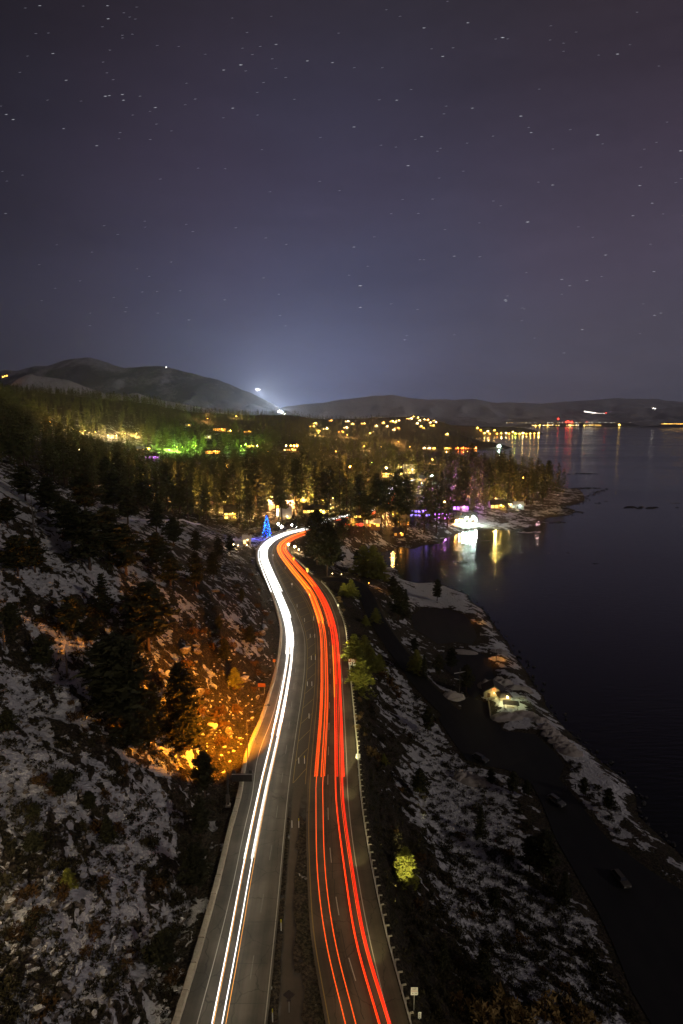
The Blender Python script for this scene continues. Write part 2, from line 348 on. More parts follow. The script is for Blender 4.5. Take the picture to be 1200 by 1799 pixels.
class MB:
    def __init__(s): s.v = []; s.f = []; s.m = []
    def add(s, vs, fs, mi=0):
        b = len(s.v); s.v += [tuple(x) for x in vs]; s.f += [tuple(i+b for i in f) for f in fs]; s.m += [mi]*len(fs)
    def box(s, x0, x1, y0, y1, z0, z1, mi=0, bev=0.0):
        s.add([(x0, y0, z0), (x1, y0, z0), (x1, y1, z0), (x0, y1, z0), (x0+bev, y0+bev, z1), (x1-bev, y0+bev, z1), (x1-bev, y1-bev, z1), (x0+bev, y1-bev, z1)],
              [(3, 2, 1, 0), (4, 5, 6, 7), (0, 1, 5, 4), (1, 2, 6, 5), (2, 3, 7, 6), (3, 0, 4, 7)], mi)
    def tube(s, pts, r, n=8, mi=0, caps=True):
        P = [Vector(p) for p in pts]; R = r if hasattr(r, '__len__') else [r]*len(P); vs = []
        for i, p in enumerate(P):
            d = (P[min(i+1, len(P)-1)]-P[max(i-1, 0)]).normalized()
            u = d.cross(Vector((0, 0, 1))); u = u.normalized() if u.length > .05 else Vector((1, 0, 0)); v = d.cross(u).normalized()
            for k_ in range(n):
                a = 2*math.pi*k_/n; vs.append(p+(u*math.cos(a)+v*math.sin(a))*R[i])
        fs = [(i*n+k_, i*n+(k_+1) % n, (i+1)*n+(k_+1) % n, (i+1)*n+k_) for i in range(len(P)-1) for k_ in range(n)]
        if caps: fs += [tuple(range(n-1, -1, -1)), tuple((len(P)-1)*n+k_ for k_ in range(n))]
        s.add(vs, fs, mi)
    def ball(s, c_, r, n=8, mi=0, sz=1.0):
        vs = [(c_[0], c_[1], c_[2]+r*sz)]; h = n//2
        for i in range(1, h):
            for k_ in range(n):
                a, b = math.pi*i/h, 2*math.pi*k_/n
                vs.append((c_[0]+r*math.sin(a)*math.cos(b), c_[1]+r*math.sin(a)*math.sin(b), c_[2]+r*sz*math.cos(a)))
        vs.append((c_[0], c_[1], c_[2]-r*sz)); fs = [(0, 1+k_, 1+(k_+1) % n) for k_ in range(n)]
        for i in range(h-2):
            fs += [(1+i*n+k_, 1+(i+1)*n+k_, 1+(i+1)*n+(k_+1) % n, 1+i*n+(k_+1) % n) for k_ in range(n)]
        L = len(vs)-1; fs += [(L, 1+(h-2)*n+(k_+1) % n, 1+(h-2)*n+k_) for k_ in range(n)]
        s.add(vs, fs, mi)
    def mesh(s, name, mats, sm=False):
        me = bpy.data.meshes.new(name); me.from_pydata(s.v, [], s.f)
        for m_ in (mats if isinstance(mats, (list, tuple)) else [mats]): me.materials.append(m_)
        me.polygons.foreach_set('material_index', s.m)
        if sm: me.polygons.foreach_set('use_smooth', [True]*len(s.f))
        me.update(); return me
    def build(s, name, mats, parent=None, loc=None, sm=False): return ob(name, s.mesh(name, mats, sm), parent, loc)
def lamp(parent, loc, col, power, r=.3, spot=None, direction=None, blend=.6):
    l = bpy.data.lights.new('lamp_light', 'SPOT' if spot else 'POINT'); l.energy = power; l.color = col; l.shadow_soft_size = r
    o = bpy.data.objects.new('lamp_light', l); COL.objects.link(o); o.parent = parent; o.location = loc
    if spot:
        l.spot_size = spot; l.spot_blend = blend
        o.rotation_euler = Vector(direction).to_track_quat('-Z', 'Y').to_euler()
    return o
def strip(name, A, B, m_, z=0.0, parent=None, seg=1, kind=None, vscale=1.0):
    """surface between two lines of the same road (resampled to the same count)"""
    n = max(len(A), len(B))
    def rs(L): t = np.linspace(0, len(L)-1, n); return np.stack([np.interp(t, np.arange(len(L)), L[:, k_]) for k_ in range(3)], 1)
    A, B = rs(A), rs(B); cols = []
    for j in range(seg+1): cols.append(A+(B-A)*(j/seg))
    V = np.stack(cols, 1).reshape(-1, 3)+np.array([0, 0, z]); c_ = seg+1
    F = [(i*c_+j, i*c_+j+1, (i+1)*c_+j+1, (i+1)*c_+j) for i in range(n-1) for j in range(seg)]
    al = np.r_[0, np.cumsum(np.linalg.norm(np.diff((A+B)/2, axis=0), axis=1))]
    uvs = np.stack([np.tile(np.linspace(0, 1, c_), n), np.repeat(al, c_)*vscale], 1)
    o = ob(name, me_np(name, V, F, [m_], uvs=uvs), parent)
    if kind: o['kind'] = kind
    return o
def offset(L, d):
    T = np.gradient(L[:, :2], axis=0); T /= np.linalg.norm(T, axis=1)[:, None]
    N = np.stack([T[:, 1], -T[:, 0]], 1)      # to the right of the direction of travel
    return np.c_[L[:, :2]+N*np.asarray(d).reshape(-1, 1) if np.ndim(d) else L[:, :2]+N*d, L[:, 2]]
def blend_line(A, B, f):
    n = max(len(A), len(B))
    def rs(L): t = np.linspace(0, len(L)-1, n); return np.stack([np.interp(t, np.arange(len(L)), L[:, k_]) for k_ in range(3)], 1)
    return rs(A)*(1-f)+rs(B)*f
def arclen(L): return np.r_[0, np.cumsum(np.linalg.norm(np.diff(L, axis=0), axis=1))]
def along(L, s):
    d = arclen(L); return np.array([np.interp(s, d, L[:, k_]) for k_ in range(L.shape[1])])
# ------------------------------------------------------------------ materials
def ground_mat():
    m_ = bpy.data.materials.new('snowy_ground'); m_.use_nodes = True; t = NT(m_.node_tree); b = t.n['Principled BSDF']
    P = t.node('ShaderNodeNewGeometry').outputs['Position']
    sn = t.node('ShaderNodeAttribute', attribute_name='snow').outputs['Fac']
    n1 = t.node('ShaderNodeAttribute', attribute_name='lump').outputs['Fac']
    warp = t.vm('ADD', P, t.vm('SCALE', t.node('ShaderNodeTexNoise', i_Vector=P, i_Scale=.35, i_Detail=2.0).outputs['Color']))
    warp.node.inputs[1].links[0].from_node.inputs['Scale'].default_value = 3.0
    rot = t.node('ShaderNodeMapping', i_Vector=warp); rot.inputs['Rotation'].default_value = (0, 0, rad(38)); rot = rot.outputs[0]
    fine = t.noise(warp, .62, 5, .58)
    mid = t.noise(t.vm('MULTIPLY', rot, (.42, 1.0, .6)), .40, 3, .55)
    v = t.m('ADD', t.m('ADD', t.m('MULTIPLY', fine, .45), t.m('MULTIPLY', mid, .75)), t.m('MULTIPLY', n1, .35))   # around .78
    thr = t.m('ADD', t.m('ADD', .46, t.m('MULTIPLY', t.m('SUBTRACT', t.noise(P, .055, 2, .5), .5), .50)), t.m('MULTIPLY', sn, .64))                   # cover .5 -> threshold .78
    snow = t.ss(t.m('SUBTRACT', thr, v), -.012, .03)
    # bare ground: granite grit, dead brush, brown needles
    r1 = t.noise(P, 2.3, 5, .65); r2 = t.noise(P, .25, 3)
    soil = t.mix(t.ss(r1, .35, .7), (.026, .019, .012), (.125, .094, .062))
    soil = t.mix(t.ss(r2, .4, .65), soil, t.mix(t.ss(r1, .4, .6), (.020, .020, .010), (.085, .068, .034)))
    s1 = t.noise(P, .6, 4); scol = t.mix(s1, (.60, .59, .61), (.78, .77, .77))
    dirt = t.ss(t.noise(P, 5.0, 5, .7), .60, .72)
    scol = t.mix(t.m('MULTIPLY', dirt, .55), scol, (.20, .16, .12))
    t.l.new(t.mix(snow, soil, scol), b.inputs['Base Color'])
    b.inputs['Roughness'].default_value = .85; b.inputs['Specular IOR Level'].default_value = .25
    h = t.m('ADD', t.m('MULTIPLY', snow, .35), t.m('ADD', t.m('MULTIPLY', t.noise(warp, 1.0, 4, .6), .95), t.m('MULTIPLY', r1, t.m('MULTIPLY', t.m('SUBTRACT', 1.0, snow), .7))))
    bn = t.node('ShaderNodeBump', i_Strength=1.0, i_Distance=1.5); t.l.new(h, bn.inputs['Height']); t.l.new(bn.outputs[0], b.inputs['Normal'])
    return m_
def asphalt_mat(name, base, wear, lanes=2, wet=0.0):
    m_ = bpy.data.materials.new(name); m_.use_nodes = True; t = NT(m_.node_tree); b = t.n['Principled BSDF']
    P = t.node('ShaderNodeNewGeometry').outputs['Position']
    uvn = t.node('ShaderNodeUVMap').outputs[0]; s_ = t.node('ShaderNodeSeparateXYZ'); t.l.new(uvn, s_.inputs[0])
    # wheel paths polished along the lanes, streaks along the road
    wp = t.m('MULTIPLY', t.m('ADD', t.m('COSINE', t.m('MULTIPLY', s_.outputs[0], 2*math.pi*lanes*2.1)), 1.0), .5)
    st = t.noise(t.vm('MULTIPLY', uvn, (34.0, .02, 1.0)), 1.0, 4, .6)
    gr = t.noise(P, 9.0, 5, .7); pa = t.noise(P, .12, 4, .6)
    f = t.m('ADD', t.m('ADD', .25, t.m('MULTIPLY', wp, .40)), t.m('ADD', t.m('MULTIPLY', st, .8), t.m('ADD', t.m('MULTIPLY', gr, .22), t.m('MULTIPLY', pa, .35))))
    col = t.mix(t.ss(pa, .35, .7), base, wear)
    cr = t.node('ShaderNodeTexVoronoi', feature='DISTANCE_TO_EDGE', i_Scale=.16); t.l.new(t.vm('ADD', P, t.vm('SCALE', t.node('ShaderNodeTexNoise', i_Vector=P, i_Scale=.8).outputs['Color'])), cr.inputs['Vector'])
    crk = t.m('SUBTRACT', 1.0, t.ss(cr.outputs[0], .004, .012))
    cc = t.vm('SCALE', col); t.put(cc.node.inputs['Scale'], t.m('MULTIPLY', f, t.m('SUBTRACT', 1.0, t.m('MULTIPLY', crk, .45))))
    t.l.new(cc, b.inputs['Base Color'])
    if wet:
        wn = t.ss(t.noise(P, .22, 4, .6, .6), .5, .62)
        t.l.new(t.m('SUBTRACT', .8, t.m('MULTIPLY', wn, wet)), b.inputs['Roughness'])
        cc2 = t.vm('SCALE', cc); t.put(cc2.node.inputs['Scale'], t.m('SUBTRACT', 1.0, t.m('MULTIPLY', wn, .55))); t.l.new(cc2, b.inputs['Base Color'])
    else: b.inputs['Roughness'].default_value = .72
    bn = t.node('ShaderNodeBump', i_Strength=.35, i_Distance=.05); t.l.new(gr, bn.inputs['Height']); t.l.new(bn.outputs[0], b.inputs['Normal'])
    return m_
M = {}
M['ground'] = ground_mat()
M['asphalt'] = asphalt_mat('asphalt', (.042, .037, .029), (.080, .070, .054))
M['asphalt_brown'] = asphalt_mat('asphalt_brown', (.048, .039, .028), (.084, .068, .048))
M['median'] = asphalt_mat('median_asphalt', (.050, .044, .036), (.085, .073, .058), 1, .55)
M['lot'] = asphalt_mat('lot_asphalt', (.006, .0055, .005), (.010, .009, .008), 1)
M['paint_white'] = mat('paint_white', (.36, .35, .31), .6, var=.35, scale=4)
M['paint_yellow'] = mat('paint_yellow', (.26, .19, .05), .6, var=.35, scale=4)
M['tar'] = mat('tar', (.012, .011, .010), .5)
# ------------------------------------------------------------------ the ground as one sheet, finer towards the camera
def build_ground():
    na, nd = 720, 640
    a = np.radians(np.linspace(-46, 44, na)); d = np.exp(np.linspace(math.log(32), math.log(6400), nd))
    A_, D_ = np.meshgrid(a, d); X = (D_*np.sin(A_)).ravel(); Y = (D_*np.cos(A_)).ravel()
    Z, s, n1 = terrain(X, Y)
    i = np.arange(nd-1)[:, None]*na+np.arange(na-1)[None, :]
    F = np.stack([i, i+1, i+na+1, i+na], -1).reshape(-1, 4)
    Zf = Z.reshape(-1)
    keep = Zf[F].max(1) > -24.8
    me = me_np('ground', np.stack([X, Y, Z], 1), F[keep], [M['ground']], smooth_=True, attrs={'snow': s, 'lump': n1})
    return tag(ob('ground', me), kind='structure')
build_ground()
# ------------------------------------------------------------------ lake
def lake():
    m_ = bpy.data.materials.new('lake_water'); m_.use_nodes = True; t = NT(m_.node_tree); b = t.n['Principled BSDF']
    P = t.node('ShaderNodeNewGeometry').outputs['Position']
    b.inputs['Base Color'].default_value = (.006, .008, .011, 1); b.inputs['IOR'].default_value = 1.33
    big = t.noise(t.vm('MULTIPLY', P, (.35, 1.0, 1.0)), .0035, 3, .5)
    t.l.new(t.m('ADD', .10, t.m('MULTIPLY', t.ss(big, .4, .65), .07)), b.inputs['Roughness'])
    bn = t.node('ShaderNodeBump', i_Strength=.45, i_Distance=.25)
    t.l.new(t.noise(t.vm('MULTIPLY', P, (.22, 1.0, 1.0)), .7, 3, .55), bn.inputs['Height']); t.l.new(bn.outputs[0], b.inputs['Normal'])
    xs = [-300, 60, 200, 600, 2000, 6000, 25000]; V = [(x, y, -20) for y in (30, 120, 400, 1200, 3600, 9000, 27000) for x in [-9000]+xs[1:]]
    n = 7; F = [(j*n+i, j*n+i+1, (j+1)*n+i+1, (j+1)*n+i) for j in range(6) for i in range(6)]
    return tag(ob('lake_water', me_np('lake_water', V, F, [m_])), kind='structure')
lake()
# ------------------------------------------------------------------ highway
hw_l = strip('highway_carriageway', WL, ER, M['asphalt'], 0, seg=6, kind='structure')
hw_r = strip('highway_carriageway', YL, GR, M['asphalt_brown'], 0, seg=6, kind='structure')
def median():
    A, B = ER, YL; n = 260
    def rs(L): t = np.linspace(0, len(L)-1, n); return np.stack([np.interp(t, np.arange(len(L)), L[:, k_]) for k_ in range(3)], 1)
    A, B = rs(A), rs(B); c_ = 25; f = np.linspace(0, 1, c_); V = A[:, None]+(B-A)[:, None]*f[None, :, None]; V = V.reshape(-1, 3)
    al = np.repeat(np.r_[0, np.cumsum(np.linalg.norm(np.diff((A+B)/2, axis=0), axis=1))], c_); u = np.tile(f, n)
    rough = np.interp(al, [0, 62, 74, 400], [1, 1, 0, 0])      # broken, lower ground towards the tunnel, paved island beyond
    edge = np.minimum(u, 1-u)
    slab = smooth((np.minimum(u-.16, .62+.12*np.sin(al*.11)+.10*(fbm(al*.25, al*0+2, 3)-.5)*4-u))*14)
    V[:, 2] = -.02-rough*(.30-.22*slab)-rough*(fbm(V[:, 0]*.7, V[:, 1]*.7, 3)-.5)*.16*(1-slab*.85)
    i_ = np.arange(n-1)[:, None]*c_+np.arange(c_-1)[None, :]
    F = np.stack([i_, i_+1, i_+c_+1, i_+c_], -1).reshape(-1, 4)
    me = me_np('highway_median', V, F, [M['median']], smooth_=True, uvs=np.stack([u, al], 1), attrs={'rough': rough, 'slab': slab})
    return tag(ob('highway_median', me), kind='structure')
M['median'] = bpy.data.materials.new('median_ground'); M['median'].use_nodes = True
def _mm():
    t = NT(M['median'].node_tree); b = t.n['Principled BSDF']; P = t.node('ShaderNodeNewGeometry').outputs['Position']
    ro = t.node('ShaderNodeAttribute', attribute_name='rough').outputs['Fac']; sb = t.node('ShaderNodeAttribute', attribute_name='slab').outputs['Fac']
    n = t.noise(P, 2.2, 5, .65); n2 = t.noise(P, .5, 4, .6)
    pav = t.mix(n, (.045, .040, .030), (.095, .082, .062)); dirt = t.mix(n, (.004, .0035, .003), (.018, .014, .010)); sl_ = t.mix(n2, (.050, .038, .026), (.105, .082, .058))  # dirt colour also carries the shade of the gutters beside the carriageways
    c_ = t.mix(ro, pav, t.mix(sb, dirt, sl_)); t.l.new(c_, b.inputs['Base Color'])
    wet = t.m('MULTIPLY', ro, t.m('MULTIPLY', t.m('SUBTRACT', 1.0, sb), t.ss(n2, .45, .6)))
    t.l.new(t.m('SUBTRACT', .85, t.m('MULTIPLY', wet, .55)), b.inputs['Roughness'])
    bn = t.node('ShaderNodeBump', i_Strength=.6, i_Distance=.1); t.l.new(n, bn.inputs['Height']); t.l.new(bn.outputs[0], b.inputs['Normal'])
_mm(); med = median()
far_l = offset(FAR, -8); far_r = offset(FAR, 8)
hw_f = strip('highway_far_stretch', far_l, far_r, M['asphalt'], -.1, seg=4, kind='structure')
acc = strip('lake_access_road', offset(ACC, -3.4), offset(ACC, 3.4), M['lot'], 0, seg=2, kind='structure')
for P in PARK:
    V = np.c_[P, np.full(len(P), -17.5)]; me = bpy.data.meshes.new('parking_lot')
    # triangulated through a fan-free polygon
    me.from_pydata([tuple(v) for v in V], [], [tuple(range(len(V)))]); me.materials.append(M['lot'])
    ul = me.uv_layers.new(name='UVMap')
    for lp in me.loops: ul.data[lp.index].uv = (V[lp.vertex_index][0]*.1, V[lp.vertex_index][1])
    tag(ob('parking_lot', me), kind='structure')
def painted(name, L, wd, m_, z, parent, s0=0, s1=None):
    d = arclen(L); s1 = s1 or d[-1]; ss_ = np.arange(s0, s1, 2.0).tolist()+[s1]
    P = np.array([along(L, s) for s in ss_])
    return strip(name, offset(P, -wd/2), offset(P, wd/2), m_, z, parent)
def inset(L, other, dist):           # a line DIST metres from L towards OTHER
    B = blend_line(L, other, 0.0); C_ = blend_line(L, other, 1.0); v = C_-B; v /= np.linalg.norm(v, axis=1)[:, None]+1e-9
    return B+v*dist
painted('edge_line', inset(ER, WL, .35), .13, M['paint_white'], .006, hw_l)
painted('edge_line', inset(WL, ER, 2.3), .13, M['paint_white'], .006, hw_l)
painted('edge_line', inset(YL, GR, .5), .14, M['paint_yellow'], .006, hw_r)
painted('edge_line', inset(GR, YL, 2.5), .14, M['paint_white'], .006, hw_r)
painted('edge_line', inset(ER, YL, .5), .12, M['paint_yellow'], -.012, med, 74, 330)
painted('edge_line', inset(YL, ER, .5), .12, M['paint_yellow'], -.012, med, 74, 330)
def dashes(L, parent, s0, per, ln, wd, pm=None):
    D = arclen(L)[-1]; s = s0
    while s+ln < D-4:
        P = np.array([along(L, s+ln*f) for f in (0, .5, 1)])
        strip('lane_dash', offset(P, -wd/2), offset(P, wd/2), pm or M['paint_white'], .006, parent); s += per
LN1 = line([(428,1799),(452,1640),(480,1470),(495,1370),(505,1300),(515,1215),(520,1170),(522,1120),(514,1085),(497,1045),(480,1010),(469,985),(469,966),(480,951),(508,938)])
LN2 = line([(650,1799),(627,1730),(603,1645),(588,1560),(579,1480),(576,1400),(577,1320),(579,1230),(580,1160),(577,1110),(569,1075),(553,1045),(535,1020),(512,992),(496,972),(494,960),(507,948),(535,938)])
M['paint_worn'] = mat('paint_worn', (.15, .14, .12), .7, var=.4, scale=2)
dashes(extend_back(LN1, 20), hw_l, 4, 11.0, 3.6, .13, M['paint_worn']); dashes(extend_back(LN2, 20), hw_r, 4, 11.0, 3.6, .15)
# the long tar seams in the asphalt
def seam(pp, parent, wd=.09):
    P = np.array([at(x, y, 0) for x, y in pp]); strip('tar_seam', offset(P, -wd/2), offset(P, wd/2), M['tar'], .009, parent)
seam([(582,1400),(581,1454),(583,1477),(584,1517),(584,1543),(588,1546),(587,1560),(589,1578)], hw_r)
seam([(584,1517),(596,1517),(607,1517)], hw_r)
seam([(599,1632),(603,1650),(607,1672),(613,1700),(618,1715),(624,1735),(630,1752),(634,1770),(634,1778),(640,1792)], hw_r)
seam([(577,1400),(579,1300),(580,1250),(579,1190)], hw_r, .07)
for x0, x1, y in ((540,607,1188),(493,537,1178),(388,470,1692),(396,461,1620),(405,495,1618),(452,505,1366),(463,508,1385),(372,466,1762),(553,600,1189)):
    seam([(x0, y), ((x0+x1)/2, y+1), (x1, y+.5)], hw_l if x1 < 540 else hw_r, .05)
# diagonal hatching on the median
hat = []
for k_ in range(27):
    s = 78+k_*8.2
    if s < 62 or s > 320: continue
    a = along(inset(ER, YL, .6), s-4.0*min(1, 1.5)); b_ = along(inset(YL, ER, .6), s+1.5)
    P = np.array([a, (a+b_)/2, b_]); strip('hatch_stripe', offset(P, -.065), offset(P, .065), M['paint_yellow'], -.012, med)
# ------------------------------------------------------------------ labels that single things out by their neighbours
LMK = [('overhead message sign', 420, 1370), ('lone young pine', 711, 1517), ('brown roadside sign', 619, 1165), ('lit stone hut', 885, 1225),
       ('blue-lit Christmas tree', 469, 925), ('waterfront floodlights', 820, 915), ('orange-lit rock face', 395, 1230), ('lake road bend', 640, 1045),
       ('two-post roadside panel', 460, 1205), ('utility pole', 807, 1195), ('ridge cable posts', 355, 930), ('tall parking sign', 727, 1745),
       ('point pines', 962, 840), ('green-lit trees', 320, 780), ('hillside floodlights', 170, 750), ('bottom left corner', 30, 1770),
       ('open snow field', 900, 1500), ('lakeside snow bank', 1060, 1400), ('big slope fir', 262, 1060), ('bare snag', 118, 1170),
       ('steep-roofed cabin', 500, 903), ('golden-lit lodge', 685, 832), ('cove beach', 700, 950), ('highway S-bend', 470, 980), ('orange lodge', 386, 750),
       ('bottom right corner', 1120, 1770), ('left picture edge', 15, 1250), ('right guardrail', 640, 1420), ('bend grove', 575, 960)]
DIRS = ['right of', 'up and right of', 'straight above', 'up and left of', 'left of', 'down and left of', 'straight below', 'down and right of']
ORD = ['nearest', 'second', 'third', 'fourth', 'fifth', 'sixth', 'seventh', 'eighth', 'ninth', 'tenth', 'eleventh', 'twelfth', 'thirteenth', 'fourteenth', 'fifteenth', 'sixteenth', 'seventeenth', 'eighteenth', 'nineteenth', 'twentieth']
def auto_label(things, noun):
    """things: list of (object, descriptive words, (x, y, z))"""
    b = {}
    for o, desc, p in things:
        x, y = proj(*p); x = float(x); y = float(y)
        k_ = min(range(len(LMK)), key=lambda i: (LMK[i][1]-x)**2+(LMK[i][2]-y)**2)
        dx_, dy_ = x-LMK[k_][1], LMK[k_][2]-y; a = int(round(math.atan2(dy_, dx_)/(math.pi/4))) % 8
        b.setdefault((k_, a), []).append((math.hypot(dx_, dy_), o, desc))
    for (k_, a), L in b.items():
        L.sort(key=lambda q: q[0])
        for i, (_, o, desc) in enumerate(L):
            rk = ORD[i] if i < len(ORD) else ORD[i % 20]+' farther'
            o['label'] = (f'{desc} {noun}, {rk} one {DIRS[a]} the {LMK[k_][0]}')
# ------------------------------------------------------------------ more materials
M['barrier'] = mat('barrier_stone', (.36, .31, .24), .9, var=.45, scale=2.2, bump=.5)
M['steel'] = mat('galvanised_steel', (.55, .55, .53), .45, .6, var=.3, scale=3)
M['post'] = mat('timber_post', (.40, .36, .28), .85, var=.4, scale=5)
M['dark_metal'] = mat('dark_metal', (.045, .040, .036), .5, .3)
M['bark'] = mat('bark', (.095, .060, .040), .95, var=.45, scale=3.0, bump=.4)
M['dead_wood'] = mat('dead_wood', (.12, .10, .085), .9, var=.4, scale=4)
def leafmat(name, c1, c2, rnd=.35, tr=.25):
    m_ = bpy.data.materials.new(name); m_.use_nodes = True; t = NT(m_.node_tree); b = t.n['Principled BSDF']
    P = t.node('ShaderNodeNewGeometry').outputs['Position']; oi = t.node('ShaderNodeObjectInfo').outputs['Random']
    n = t.noise(P, .9, 4, .65); big = t.noise(P, .045, 2)
    f = t.m('ADD', t.m('MULTIPLY', t.ss(n, .3, .7), .6), t.m('MULTIPLY', oi, .4), clamp=True)
    c_ = t.mix(f, c1, c2); v = t.vm('SCALE', c_)
    t.put(v.node.inputs['Scale'], t.m('ADD', 1-rnd, t.m('MULTIPLY', t.m('ADD', oi, big), rnd)))
    t.l.new(v, b.inputs['Base Color']); b.inputs['Roughness'].default_value = .75; b.inputs['Specular IOR Level'].default_value = .2
    return m_
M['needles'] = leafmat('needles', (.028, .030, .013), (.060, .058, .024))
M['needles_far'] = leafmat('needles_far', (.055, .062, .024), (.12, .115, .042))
M['needles_young_lit'] = leafmat('needles_young_lit', (.16, .17, .030), (.28, .27, .045), .2)  # yellow-green base takes in the headlight tint on the young roadside trees
M['brush_olive'] = leafmat('brush_olive', (.030, .026, .012), (.065, .054, .022))
M['brush_rust'] = leafmat('brush_rust', (.085, .045, .016), (.17, .095, .030))
M['brush_tan'] = leafmat('brush_tan', (.20, .13, .045), (.34, .23, .085), .25)  # tan base colour stands in for orange light on the bottom bushes
def rockmat():
    m_ = bpy.data.materials.new('granite'); m_.use_nodes = True; t = NT(m_.node_tree); b = t.n['Principled BSDF']
    g = t.node('ShaderNodeNewGeometry'); P = g.outputs['Position']; s_ = t.node('ShaderNodeSeparateXYZ'); t.l.new(g.outputs['Normal'], s_.inputs[0])
    n = t.noise(P, 2.4, 5, .65); oi = t.node('ShaderNodeObjectInfo').outputs['Random']
    rc = t.mix(t.ss(n, .3, .7), (.07, .055, .040), (.24, .20, .155))
    f = t.ss(t.m('ADD', t.m('ADD', s_.outputs[2], t.m('MULTIPLY', n, .5)), t.m('MULTIPLY', oi, -.45)), .72, .86)
    t.l.new(t.mix(f, rc, (.70, .69, .70)), b.inputs['Base Color']); b.inputs['Roughness'].default_value = .9
    bn = t.node('ShaderNodeBump', i_Strength=.6, i_Distance=.3); t.l.new(n, bn.inputs['Height']); t.l.new(bn.outputs[0], b.inputs['Normal'])
    return m_
M['rock'] = rockmat()
M['dark_rock'] = mat('wet_rock', (.030, .028, .026), .6, var=.4, scale=1.0, bump=.4)
def emis(name, col, s): return mat(name, tuple(min(.8, c_) for c_ in col), .5, var=.0, emit=col, es=s)
# ------------------------------------------------------------------ road furniture
def place_along(L, step, s0=0, s1=None):
    d = arclen(L)[-1] if s1 is None else s1; out = []; s = s0
    while s < d:
        p = along(L, s); q = along(L, min(s+.5, arclen(L)[-1])); p0 = along(L, max(0, s-.5))
        out.append((p, math.atan2(q[1]-p0[1], q[0]-p0[0]))); s += step
    return out
# left: low rough stone wall, one part per length
wall = empty('stone_wall', (WL[0][0], WL[0][1], 0), 0, 'long low tan stone wall along the left edge of the highway', 'wall')
W1 = offset(WL, -.45); dW = arclen(W1)[-1]; s = 0; r_ = random.Random(5)
while s < dW-1:
    e = min(s+4.0, dW); n = 4; mb = MB(); prof = []
    for k_ in range(n+1):
        p = along(W1, s+(e-s-.05)*k_/n); q = along(W1, min(s+(e-s)*k_/n+.6, dW)); p0 = along(W1, max(0, s+(e-s)*k_/n-.6)); t_ = q-p0; t_ /= np.linalg.norm(t_)+1e-9
        nx, ny = t_[1], -t_[0]; wv = .44+r_.uniform(-.04, .04); hv = .62+r_.uniform(-.06, .07)
        for a, z in ((-wv-.06, -.4), (-wv, hv-.06), (-wv+.08, hv), (wv-.08, hv+r_.uniform(-.02, .02)), (wv, hv-.06), (wv+.05, -.4)): prof.append((p[0]+nx*a, p[1]+ny*a, z))
    fs = [(i*6+j, i*6+j+1, (i+1)*6+j+1, (i+1)*6+j) for i in range(n) for j in range(5)]+[(5, 4, 3, 2, 1, 0), tuple(n*6+j for j in range(6))]
    mb.add(prof, fs); o = mb.build('wall_length', M['barrier']); o.parent = wall; o.matrix_parent_inverse = Matrix.Translation(-wall.location); s = e
# right: steel guardrail on timber posts
rail = empty('guardrail', (GR[0][0], GR[0][1], 0), 0, 'pale steel guardrail on short posts along the lake side of the highway', 'guardrail')
G1 = offset(GR, .12); dG = arclen(G1)[-1]
def rail_piece(s, e):
    mb = MB(); n = 3; P = []
    for k_ in range(n+1):
        ss_ = s+(e-s)*k_/n; p = along(G1, ss_); q = along(G1, min(ss_+.6, dG)); p0 = along(G1, max(0, ss_-.6)); t_ = q-p0; t_ /= np.linalg.norm(t_)+1e-9; nx, ny = t_[1], -t_[0]
        for a, z in ((.06, .42), (-.03, .47), (-.03, .54), (.05, .60), (-.03, .66), (-.03, .73), (.06, .78), (.12, .78), (.12, .42)): P.append((p[0]+nx*a, p[1]+ny*a, z))
    c_ = 9; fs = [(i*c_+j, i*c_+(j+1) % c_, (i+1)*c_+(j+1) % c_, (i+1)*c_+j) for i in range(n) for j in range(c_)]+[tuple(range(c_-1, -1, -1)), tuple(n*c_+j for j in range(c_))]
    mb.add(P, fs); return mb
s = 0
while s < dG-1:
    e = min(s+3.8, dG)
    mid_ = along(G1, (s+e)/2)
    if not (math.hypot(mid_[0]-at(556,1016)[0], mid_[1]-at(556,1016)[1]) < 7):
        rail_piece(s, e-.03).build('rail', M['steel'], None).parent = rail; rail.children[-1].matrix_parent_inverse = Matrix.Translation(-rail.location)
    s = e
mb = MB(); mb.box(-.09, .09, .0, .2, -.9, .86, bev=.01); mb.box(-.12, .12, .2, .62, .74, .83); pm = mb.mesh('post', M['post'])
for p, a in place_along(G1, 1.9):
    if math.hypot(p[0]-at(556,1016)[0], p[1]-at(556,1016)[1]) < 7 or len(rail.children) > 420: continue
    o = ob('post', pm, rail); o.location = Vector((p[0], p[1], 0))-rail.location+Vector((math.sin(a)*.16, -math.cos(a)*.16, 0)); o.rotation_euler = (random.uniform(-.06, .06), 0, a+math.pi+random.uniform(-.15, .15))
    s_ = random.uniform(.8, 1.15); o.scale = (1, s_, 1)
